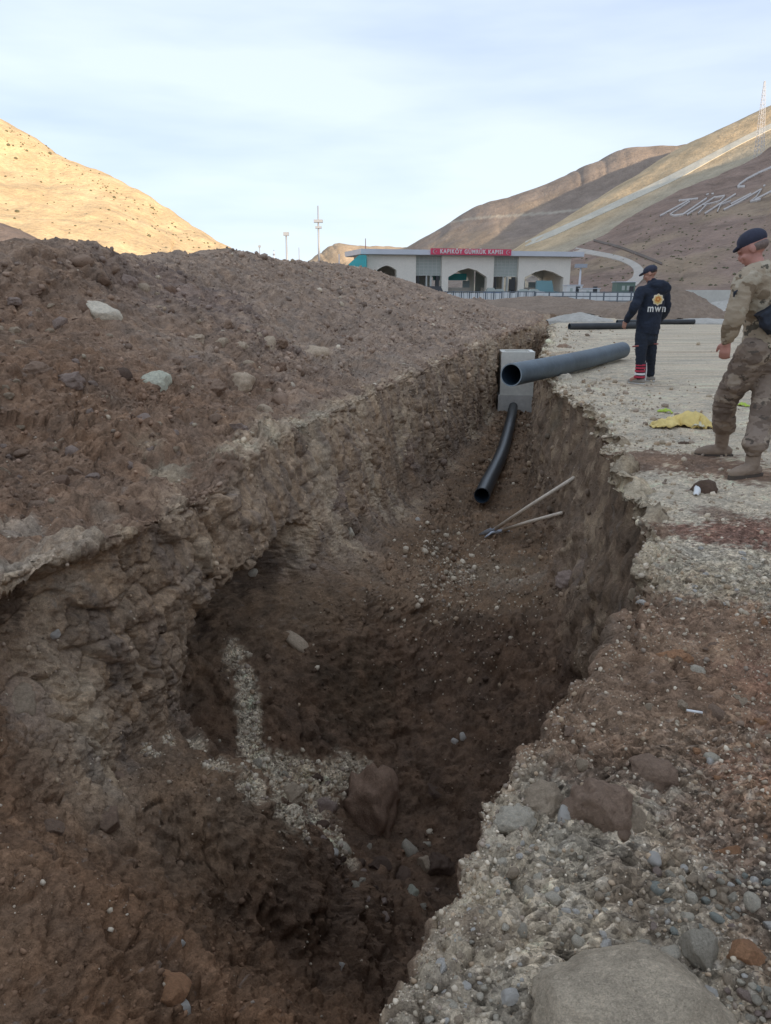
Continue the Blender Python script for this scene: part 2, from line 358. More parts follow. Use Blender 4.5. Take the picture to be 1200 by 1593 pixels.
pit = (1 - sstep(-2.0, -1.35, V[:, 2] + .18 * n1)) * (1 - sstep(6.8, 7.4, Yv))
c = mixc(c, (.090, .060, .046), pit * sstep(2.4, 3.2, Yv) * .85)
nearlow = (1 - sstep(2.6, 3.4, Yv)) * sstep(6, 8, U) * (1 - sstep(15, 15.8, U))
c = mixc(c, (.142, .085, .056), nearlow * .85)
gr = sstep(15.9, 16.15, U + .1 * n2)
c = mixc(c, (.420, .366, .298), gr * sstep(3.2, 3.6, Yv + .25 * n1))                 # crushed pale gravel
c = mixc(c, (.205, .145, .110), gr * (1 - sstep(2.75, 3.1, Yv + .5 * n1)))           # earth bank
bank = gr * (1 - sstep(.62, .92, V[:, 0] + .12 * n2 - .15 * sstep(1.5, 2.0, Yv))) * (1 - sstep(1.75, 2.05, Yv + .1 * n2))
c = mixc(c, (.375, .318, .250), bank); c = mixc(c, (.155, .120, .092), bank * sstep(.05, .5, fbm(V, 3.1, 3, .6, off=161)) * .8)
corner = gr * sstep(.78, .95, V[:, 0] + .10 * n2) * (1 - sstep(1.5, 1.75, Yv + .10 * n2)); c = mixc(c, (.105, .088, .078), corner)
lipm = sstep(15.0, 15.4, U) * (1 - sstep(15.9, 16.1, U)) * sstep(3, 4, Yv)
c = mixc(c, (.30, .26, .21), lipm * .7)
# earth strips trodden over the gravel, stains, veins and shade painted into hollows: (px, py, radius px, colour, strength, along x stretch)
BR = (.20, .135, .100); RD = (.20, .115, .088); GY = (.36, .315, .255); PG = (.43, .375, .305); VN = (.46, .395, .325); SHADE = (.055, .038, .032); MV = (.20, .165, .155)
BLOBS = [
 (1010,712,30,BR,.9,2.2),(1060,718,34,BR,.95,2.5),(1130,730,34,BR,.95,2.5),(1190,740,30,BR,.95,2.5),
 (1080,826,26,RD,.9,2.0),(1140,830,36,RD,.95,2.2),(1200,826,36,RD,.95,2.0),(1120,800,20,BR,.8,1.5),(1030,822,15,BR,.8,1.2),
 (1140,960,70,BR,.8,2.0),(1190,1080,90,RD,.7,1.0),(1190,1210,80,RD,.6,1.0),(1080,1060,70,BR,.8,1.4),(1000,1050,50,BR,.7,1),(950,1190,60,BR,.8,1.3),(1120,1290,60,BR,.8,1.4),
 (1040,895,36,GY,.7,1.6),(1120,910,40,GY,.8,2.0),(1190,890,36,GY,.8,1.6),(1040,860,30,PG,.7,1.6),
 (1000,760,40,PG,.7,1.3),(1080,650,60,PG,.5,2),
 (380,690,22,GY,.75,1),(420,670,20,GY,.8,1.4),(460,655,18,GY,.8,1.4),(500,645,16,GY,.6,1.4),(350,700,22,GY,.6,1),(260,740,26,GY,.6,1),(230,690,26,GY,.35,1),
 (60,880,40,(.34,.29,.25),.8,1.3),(110,900,30,(.34,.29,.25),.8,1),(20,830,34,(.34,.29,.25),.6,1),(100,830,34,(.30,.25,.21),.6,1.2),(170,800,26,(.30,.25,.21),.4,1),
 (40,1090,46,(.30,.235,.20),.7,1),(90,1020,40,(.25,.20,.165),.5,1),
 (365,1020,20,VN,.95,.8),(380,1055,20,VN,.95,.7),(385,1100,24,VN,1,.7),(390,1140,24,VN,1,.7),(395,1165,20,VN,.9,.9),
 (230,1170,12,VN,.9,1.4),(265,1152,12,VN,.9,1.4),(300,1165,13,VN,.9,1.4),(340,1195,18,VN,.95,1.2),(390,1220,24,VN,.95,1.2),(440,1240,26,VN,.9,1.2),(470,1280,26,VN,.9,1.2),(510,1310,24,VN,.85,1.2),(540,1330,18,VN,.8,1.2),
 (430,1190,22,VN,.8,1.4),(470,1200,24,VN,.75,1.4),(520,1200,22,VN,.7,1.4),(560,1215,18,VN,.6,1.3),(410,1215,34,VN,.85,1.5),(450,1265,34,VN,.85,1.4),(490,1230,34,VN,.7,1.5),(500,1290,30,VN,.85,1.3),(550,1200,26,VN,.6,1.5),(400,1180,20,VN,.8,1.2),
 (400,880,40,SHADE,.6,1.2),(320,960,26,SHADE,.5,.8),(470,690,20,SHADE,.35,1.6),(20,935,26,SHADE,.7,1.4),  # shade of the recess, rim and ledge hollows put into the soil colour
 (905,880,24,MV,.4,1),(820,900,24,(.24,.20,.17),.5,2.6),(760,890,40,(.2,.165,.13),.4,2.0),(640,900,60,(.20,.145,.11),.6,1.6),(560,880,40,(.17,.125,.095),.5,1.2),
 (560,1070,60,(.075,.052,.036),.6,1.5),(470,930,40,(.15,.105,.075),.5,1.4),
 (480,545,60,(.27,.22,.19),.5,1.6),(640,570,40,(.27,.225,.2),.5,1.6),
 (300,450,60,(.16,.122,.115),.6,1.8),(200,430,60,(.155,.118,.105),.6,1.5),
 (640,700,30,(.16,.12,.12),.5,.6),(530,770,28,(.13,.10,.10),.5,.6),(690,620,34,(.19,.145,.125),.6,.7),
 (860,650,26,(.17,.14,.11),.7,.7),(880,550,30,(.30,.23,.17),.7,1.5),
 (1060,548,10,BR,.35,9),(960,528,7,BR,.3,9),(1100,520,7,(.26,.22,.17),.4,8),(1010,600,9,BR,.25,7),(1140,600,10,BR,.3,6),(960,640,12,PG,.4,3),
 (330,640,40,(.17,.115,.085),.5,2),(150,660,60,(.18,.115,.08),.5,1.6),(60,500,60,(.18,.12,.09),.5,1.5),(420,520,40,(.17,.13,.12),.45,2),(560,500,30,(.17,.135,.125),.4,2),(280,540,50,(.24,.19,.16),.4,2),
]
veinm = np.zeros(len(V), dtype=np.float32)
for (px, py, rp, colr, s, sx) in BLOBS:
    p, _ = hit(px, py); dd = depth(p); r = rp * dd / FPX
    dv = V - np.array(p, dtype=np.float32)
    # foreshortened ground: keep blobs readable by shrinking in x only as asked
    dist = np.sqrt((dv[:, 0] / sx) ** 2 + (dv[:, 1] * (.55 if abs(p.z) < .3 and py < 1000 and px > 950 else .8)) ** 2 + dv[:, 2] ** 2) / r
    sel = dist < 2.2
    if not sel.any(): continue
    m = np.zeros(len(V), dtype=np.float32)
    m[sel] = s * (1 - sstep(.70, 1.30, dist[sel] + .55 * n2[sel] + .50 * n3[sel] + .25 * n4[sel]))
    c = mixc(c, colr, m)
    if colr is VN: veinm = np.maximum(veinm, m)
lum = 1 + .16 * n1 + .20 * n2 + .20 * n3 + .14 * n4
c *= 1.42 * np.clip(lum, .45, 1.7)[:, None]; c *= (.86 + .28 * crb * np.clip(kB, 0, 1) + .06)[:, None]; wm = 1 - .35 * gr * (bank + trackz).clip(0, 1); c[:, 0] *= 1 + .07 * wm; c[:, 2] *= 1 - .14 * wm
c[:, 0] *= 1 + .05 * n2; c[:, 2] *= 1 - .06 * n2; hol = (1 - sstep(0, .10, f2_ - f1_)) * kA * .0
spk = sstep(.62, .85, fbm(V, 38, 2, .5, off=151))
c = mixc(c, (.33, .29, .25), spk * .45 * (1 - pit))
pg = np.array([(.64, .56, .455), (.44, .37, .285), (.33, .27, .21), (.55, .47, .37), (.25, .20, .155), (.42, .34, .25)], dtype=np.float32)
gcol = pg[(crg * 5.999).astype(int)]; gm = gk * sstep(.22, .40, c[:, 0]) + corner * .8
c = c + (gcol - c) * (gm * .62 * (1 - sstep(.30, .50, f1g)))[:, None]
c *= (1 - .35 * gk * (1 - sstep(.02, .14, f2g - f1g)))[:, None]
c = np.clip(c, .012, .66)
grit = np.clip(.16 + .22 * grd + .45 * gk + .7 * veinm, 0, 1) * (1 - .35 * trackz * sstep(4.5, 6, Yv))

a = (np.arange(nr - 1)[:, None] * nc + np.arange(nc - 1)[None, :]).ravel()
F = np.stack([a, a + 1, a + nc + 1, a + nc], 1)
def add_grit(m):
    t = m.node_tree; N = t.nodes; b = N['Principled BSDF']; co = N.new('ShaderNodeTexCoord'); a = N.new('ShaderNodeAttribute'); a.attribute_name = 'grit'
    src = b.inputs['Base Color'].links[0].from_socket; nrm = b.inputs['Normal'].links[0].from_socket
    for sc, am, bd_ in ((75, .55, .006), (32, .40, .010)):
        v = N.new('ShaderNodeTexVoronoi'); v.inputs['Scale'].default_value = sc; t.links.new(co.outputs['Object'], v.inputs['Vector'])
        sp = N.new('ShaderNodeSeparateColor'); t.links.new(v.outputs['Color'], sp.inputs[0])
        mr = N.new('ShaderNodeMapRange'); mr.inputs['To Min'].default_value = 1 - am; mr.inputs['To Max'].default_value = 1 + am; t.links.new(sp.outputs[0], mr.inputs['Value'])
        x = N.new('ShaderNodeMix'); x.data_type = 'FLOAT'; x.inputs['A'].default_value = 1; t.links.new(a.outputs['Fac'], x.inputs['Factor']); t.links.new(mr.outputs[0], x.inputs['B'])
        y = N.new('ShaderNodeVectorMath'); y.operation = 'SCALE'; t.links.new(src, y.inputs[0]); t.links.new(x.outputs['Result'], y.inputs['Scale']); src = y.outputs[0]
        bp = N.new('ShaderNodeBump'); bp.invert = True; bp.inputs['Distance'].default_value = bd_; t.links.new(a.outputs['Fac'], bp.inputs['Strength']); t.links.new(v.outputs['Distance'], bp.inputs['Height']); t.links.new(nrm, bp.inputs['Normal']); nrm = bp.outputs[0]
    t.links.new(src, b.inputs['Base Color']); t.links.new(nrm, b.inputs['Normal'])
M_soil = mat('excavated_soil', (0, 0, 0), .95, attr='soil', noise=[(45, .22), (160, .22)], bump=[(28, .014), (95, .008), (260, .004)], spec=.12)
add_grit(M_soil)
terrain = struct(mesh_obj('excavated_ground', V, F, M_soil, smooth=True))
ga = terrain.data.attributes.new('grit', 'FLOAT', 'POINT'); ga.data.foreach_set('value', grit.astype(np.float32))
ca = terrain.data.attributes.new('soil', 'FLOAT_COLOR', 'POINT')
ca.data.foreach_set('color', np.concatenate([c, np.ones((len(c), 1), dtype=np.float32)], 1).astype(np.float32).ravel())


# ================================================================ VALLEY FLOOR AND HILLS
M_hill = mat('hill_soil', (0, 0, 0), .95, attr='soil', noise=[(.09, .16), (.7, .16), (3.0, .14)], bump=[(.12, 1.6), (.6, .5)], spec=.1)
def put_colour(o, c, name='soil'):
    ca = o.data.attributes.new(name, 'FLOAT_COLOR', 'POINT')
    ca.data.foreach_set('color', np.concatenate([np.clip(c, .01, .8), np.ones((len(c), 1))], 1).astype(np.float32).ravel())
def loft(name, rows, nu, nv, amp, wl_, base, along=None, colour=None, m=None, gully=0):
    """Hill surface through polylines, listed from behind the crest down to the foot."""
    rs = []
    for r in rows:
        r = np.array([tuple(p) for p in r], float)
        t = np.linspace(0, 1, len(r)); rs.append(hermite(t, r, np.linspace(0, 1, nu)))
    A = np.array(rs)                                                 # rows, nu, 3
    t = np.arange(len(rows)); q = np.linspace(0, len(rows) - 1, nv)
    A = hermite(t, A.reshape(len(rows), -1), q).reshape(nv, nu, 3).astype(np.float32)
    X = A.reshape(-1, 3)
    du = np.gradient(A, axis=1); dv = np.gradient(A, axis=0); n = np.cross(dv, du); n /= np.linalg.norm(n, axis=2, keepdims=True) + 1e-9
    n = n.reshape(-1, 3); n *= np.sign(n[:, 2:3] + 1e-6)
    qn = np.repeat(q, nu); un = np.tile(np.arange(nu) / nu, nv)
    fade = sstep(len(rows) - 1, len(rows) - 1.6, qn) if False else np.clip((len(rows) - 1 - qn) * 2.5, 0, 1)
    dsp = amp * fbm(X, 1 / wl_, 5, .5, off=3) 
    if gully:
        g = np.stack([un * gully, qn * .35 + X[:, 0] * .002, X[:, 2] * .004], 1)
        dsp -= amp * .55 * (1 - np.abs(fbm(g, .5, 3, .5, off=8))) ** 3
    X = X + n * (dsp * fade)[:, None]
    a = (np.arange(nv - 1)[:, None] * nu + np.arange(nu - 1)[None, :]).ravel()
    o = mesh_obj(name, X, np.stack([a, a + nu, a + nu + 1, a + 1], 1), m or M_hill, smooth=True)
    col = np.tile(np.array(base, dtype=np.float32), (len(X), 1)) * (1 + .16 * fbm(X, 3 / wl_, 4, .6, off=5))[:, None]
    if colour: col = colour(col, X, qn, un)
    put_colour(o, col)
    return struct(o), X
def world_bvh(o):
    me = o.data; n = len(me.vertices); co = np.empty(n * 3, dtype=np.float32); me.vertices.foreach_get('co', co)
    return BVHTree.FromPolygons(co.reshape(-1, 3).tolist(), [tuple(p.vertices) for p in me.polygons])

# valley floor: one sheet out to the horizon, open where the excavated ground lies
def line_x(u, Y): return float(np.interp(Y, rowY, ctl[:, u, 0]))
gx = np.unique(np.concatenate([np.linspace(-3000, -60, 22), np.linspace(-60, 60, 81), np.linspace(60, 3000, 22)]))
gy = np.unique(np.concatenate([np.linspace(-3000, -40, 14), np.linspace(-40, 120, 107), np.linspace(120, 3000, 24)]))
XX, YY = np.meshgrid(gx, gy); vv = np.stack([XX.ravel(), YY.ravel(), np.full(XX.size, -.03)], 1)
ins = np.array([(-2.2 < y < 48.2) and (line_x(0, y) + 1.8 < x < line_x(19, y) - 1.8) for x, y, _ in vv])
k = len(gx); a = (np.arange(len(gy) - 1)[:, None] * k + np.arange(k - 1)[None, :]).ravel()
ff = np.stack([a, a + 1, a + k + 1, a + k], 1); ff = ff[~ins[ff].all(axis=1)]
vv[:, 2] = np.where(ins, -.30, vv[:, 2])
M_floor = mat('valley_floor_soil', (.30, .25, .20), .95, noise=[(.05, .18), (.35, .18), (2.5, .15)], bump=[(1.5, .06)], spec=.1)
struct(mesh_obj('ground', vv.astype(np.float32), ff, M_floor))

TAN = (.40, .31, .215); BRN = (.255, .19, .15)
def lerp_rows(a, b, t): return [Vector(p).lerp(Vector(q), t) for p, q in zip(a, b)]
# left hill, in the sun
rid = [P(-900,-260,430), P(-420,-20,430), P(-150,105,425), P(0,182,420), P(60,217,412), P(110,246,405), P(170,272,400), P(220,303,392), P(275,337,384), P(330,366,370), P(375,394,345), P(430,428,320), P(520,452,300)]
bk = [p + Vector((-30, 130, -45 if p.z > 30 else -p.z)) for p in rid]
ft = [Vector((p.x * (.62 if p.x < -100 else .9), 205 + .1 * p.x * 0 + max(0, (p.x + 80)) * .9, -3)) for p in rid]
def col_left(c_, X, q, u):
    c_ = mixc(c_, (.62, .45, .26), sstep(-.1, .5, fbm(X, .02, 3, .5, off=20)) * .6)
    # pale dirt track climbing across the slope
    return c_
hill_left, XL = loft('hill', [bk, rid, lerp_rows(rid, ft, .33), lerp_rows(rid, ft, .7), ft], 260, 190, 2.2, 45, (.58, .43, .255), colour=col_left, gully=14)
# low shaded spur in front of it
sp = [P(-300,230,175), P(-120,300,172), P(0,346,170), P(60,374,165), P(110,412,160), P(150,440,150), P(200,452,150)]
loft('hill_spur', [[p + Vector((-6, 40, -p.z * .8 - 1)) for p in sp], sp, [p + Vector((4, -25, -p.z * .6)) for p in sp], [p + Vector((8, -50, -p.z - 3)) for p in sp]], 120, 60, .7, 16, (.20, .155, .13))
# far grey hill on the right
r1 = [P(560,425,840), P(640,381,830), P(700,346,820), P(745,320,815), P(790,306,810), P(830,293,805), P(870,277,800), P(900,262,800), P(930,250,800), P(965,234,800), P(1010,231,800), P(1060,228,800), P(1160,212,820), P(1350,190,850)]
f1 = [Vector((p.x * .62 + 20, 470, -4)) for p in r1]
def col_far(c_, X, q, u):
    c_ = mixc(c_, (.33, .25, .17), sstep(0, .5, fbm(X, .012, 3, .5, off=44)) * .5)
    tr = np.abs(X[:, 2] - (66 + 8 * fbm(X * np.array([1, 1, 0]), .004, 1))) 
    return mixc(c_, (.42, .37, .30), (1 - sstep(.8, 1.8, tr)) * sstep(.9, 1.1, q) * .7)
loft('far_hill', [[p + Vector((0, 160, -p.z * .5 - 5)) for p in r1], r1, lerp_rows(r1, f1, .35), lerp_rows(r1, f1, .7), f1], 220, 90, 2.6, 120, (.27, .215, .175), colour=col_far, gully=16)
# ridge hill that carries the pale border track
r2 = [P(740,432,540), P(800,388,550), P(880,340,560), P(960,292,575), P(1010,260,590), P(1060,229,600), P(1130,197,600), P(1200,164,600), P(1300,120,600), P(1450,70,600), P(1700,0,600), P(2200,-60,600)]
f2 = [P(735,450,400), P(795,425,405), P(880,405,410), P(965,365,420), P(1015,343,425), P(1070,315,430), P(1135,286,440), P(1200,250,455), P(1300,200,465), P(1450,130,470), P(1700,60,480), P(2200,0,480)]
f2 = [p + Vector((0, 0, -3)) for p in f2]
def col_ridge(c_, X, q, u):
    return mixc(c_, (.33, .31, .25), sstep(1.9, 2.4, q) * .6)
hill_ridge, XR = loft('ridge_hill', [[p + Vector((0, 120, -p.z * .4)) for p in r2], r2, lerp_rows(r2, f2, .5), f2, [p + Vector((0, -60, -25)) for p in f2]], 260, 110, 1.6, 60, (.50, .38, .24), colour=col_ridge)
# near hillside with the stone lettering; runs on past the camera along the right side of the valley
top = [P(815,432,270), P(860,404,300), P(905,381,325), P(1000,331,360), P(1100,284,390), P(1200,236,420), P(1300,180,425), Vector((290,400,104)), Vector((335,300,124)), Vector((350,150,134)), Vector((345,0,138)), Vector((335,-200,140)), Vector((320,-450,142)), Vector((250,-700,150))]
foo = [Vector((44,215,-2)), Vector((44,205,-2)), Vector((47,190,-2)), Vector((54,175,-2)), Vector((62,165,-2)), Vector((70,155,-2)), Vector((78,145,-2)), Vector((88,130,-2)), Vector((98,100,-2)), Vector((110,50,-2)), Vector((115,-50,-2)), Vector((112,-200,-2)), Vector((100,-400,-2)), Vector((0,-600,-2))]
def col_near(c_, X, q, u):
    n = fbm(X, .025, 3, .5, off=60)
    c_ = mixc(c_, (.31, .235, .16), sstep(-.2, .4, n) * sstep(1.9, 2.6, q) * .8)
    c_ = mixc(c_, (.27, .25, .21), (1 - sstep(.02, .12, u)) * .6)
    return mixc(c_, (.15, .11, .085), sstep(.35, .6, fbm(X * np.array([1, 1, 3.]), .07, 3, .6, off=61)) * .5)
bkk = [p + (Vector((p.x * .15 + 15, 40, -p.z * .35))) for p in top]
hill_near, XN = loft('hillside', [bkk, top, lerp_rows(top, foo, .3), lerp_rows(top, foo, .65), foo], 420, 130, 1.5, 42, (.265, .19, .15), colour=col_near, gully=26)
# small hill far down the valley
r3 = [P(440,440,1000), P(478,406,1000), P(500,393,1000), P(525,379,1000), P(560,384,1000), P(600,382,1000), P(640,384,1000), P(720,400,1000)]
loft('distant_hill', [[p + Vector((0, 120, -p.z - 5)) for p in r3], r3, [p + Vector((20, -80, -p.z * .5)) for p in r3], [p + Vector((40, -160, -p.z - 3)) for p in r3]], 120, 50, 3, 70, (.40, .31, .22), gully=14)
# ================================================================ STONES AND CLODS
M_stone = mat('stone', (.40, .36, .31), .9, noise=[(6, .18), (40, .18)], bump=[(18, .01), (70, .004)], spec=.2)
def tinted(name, col0, noise=[(7, .22), (38, .2)], bump=[(16, .012), (60, .005)], rough=.92):
    col = (min(col0[0] * 1.5, .74), min(col0[1] * 1.43, .68), min(col0[2] * 1.33, .60))
    return mat(name, col, rough, noise=noise, bump=bump, spec=.18)
STONE = {
 'boulder': tinted('stone_boulder', (.40, .34, .265), noise=[(3, .22), (14, .2), (50, .2)], bump=[(5, .03), (22, .012), (70, .006)]), 'white': tinted('stone_white', (.66, .62, .56), noise=[(9, .08)]), 'pale': tinted('stone_pale', (.47, .43, .36)), 'grey': tinted('stone_grey', (.33, .30, .25)),
 'bluegrey': tinted('stone_blue_grey', (.27, .285, .265)), 'brown': tinted('stone_brown', (.23, .165, .125)), 'rust': tinted('stone_rust', (.34, .19, .11)),
 'dark': tinted('stone_dark', (.115, .08, .062)), 'tan': tinted('stone_tan', (.34, .275, .21)), 'mauve': tinted('stone_mauve', (.26, .205, .18)),
 'earth': tinted('clod_earth', (.17, .115, .085)), 'green': tinted('stone_greenish', (.42, .43, .36)), 'deep': tinted('clod_deep', (.10, .07, .055))}
def rock_arrays(seed, sub, cuts, rough, stretch=(1, 1, 1)):
    r = np.random.default_rng(seed)
    bm = bmesh.new(); bmesh.ops.create_icosphere(bm, subdivisions=sub, radius=1.0)
    v = np.array([x.co[:] for x in bm.verts], dtype=np.float32); f = np.array([[x.index for x in q.verts] for q in bm.faces]); bm.free()
    v *= (1 + .22 * pnoise(v * 1.1 + seed * 3.7))[:, None]
    for _ in range(cuts):
        n = r.normal(size=3); n /= np.linalg.norm(n); h = r.uniform(.55, .85)
        s = v @ n; v = v - np.outer(np.maximum(s - h, 0), n)
    if rough: v *= (1 + rough * fbm(v, 2.6, 3, .5, off=seed))[:, None]
    return (v * np.array(stretch, dtype=np.float32)), f
_rk = {}
def rock_mesh(kind, seed, material):
    key = (kind, seed, material.name)
    if key not in _rk:
        sub, cuts, rg = {'boulder': (4, 5, .10), 'dome': (5, 0, .07), 'angular': (4, 11, .05), 'lump': (4, 3, .22), 'pebble': (2, 7, .07), 'chip': (2, 9, .03), 'clod': (2, 2, .28)}[kind]
        v, f = rock_arrays(seed, sub, cuts, rg)
        o = mesh_obj('tmp', v, f, material, smooth=(kind in ('boulder', 'dome', 'lump', 'pebble', 'clod')))
        me = o.data; me.name = kind; bpy.data.objects.remove(o); _rk[key] = me
    return _rk[key]
def lay(name, px, py, w, h, kind, m, seed=0, sink=.28, tilt=0, deep=None, p=None):
    """Stone of w x h photo pixels set into the ground where the ray through its middle lands."""
    loc, nor = hit(px, py) if p is None else p
    s = depth(loc) / FPX * .5; sx = w * s; sz = h * s; sy = deep * s if deep else (sx + sz) * .5
    o = bpy.data.objects.new(name, rock_mesh(kind, seed, STONE[m])); link(o)
    o.scale = (sx * 1.08, sy * 1.08, sz * 1.08)
    o.location = loc - nor * (min(sx, sy, sz) * sink)
    o.rotation_euler = (random.uniform(-.25, .25), R(-tilt) + random.uniform(-.05, .05), random.uniform(-.3, .3))
    return o
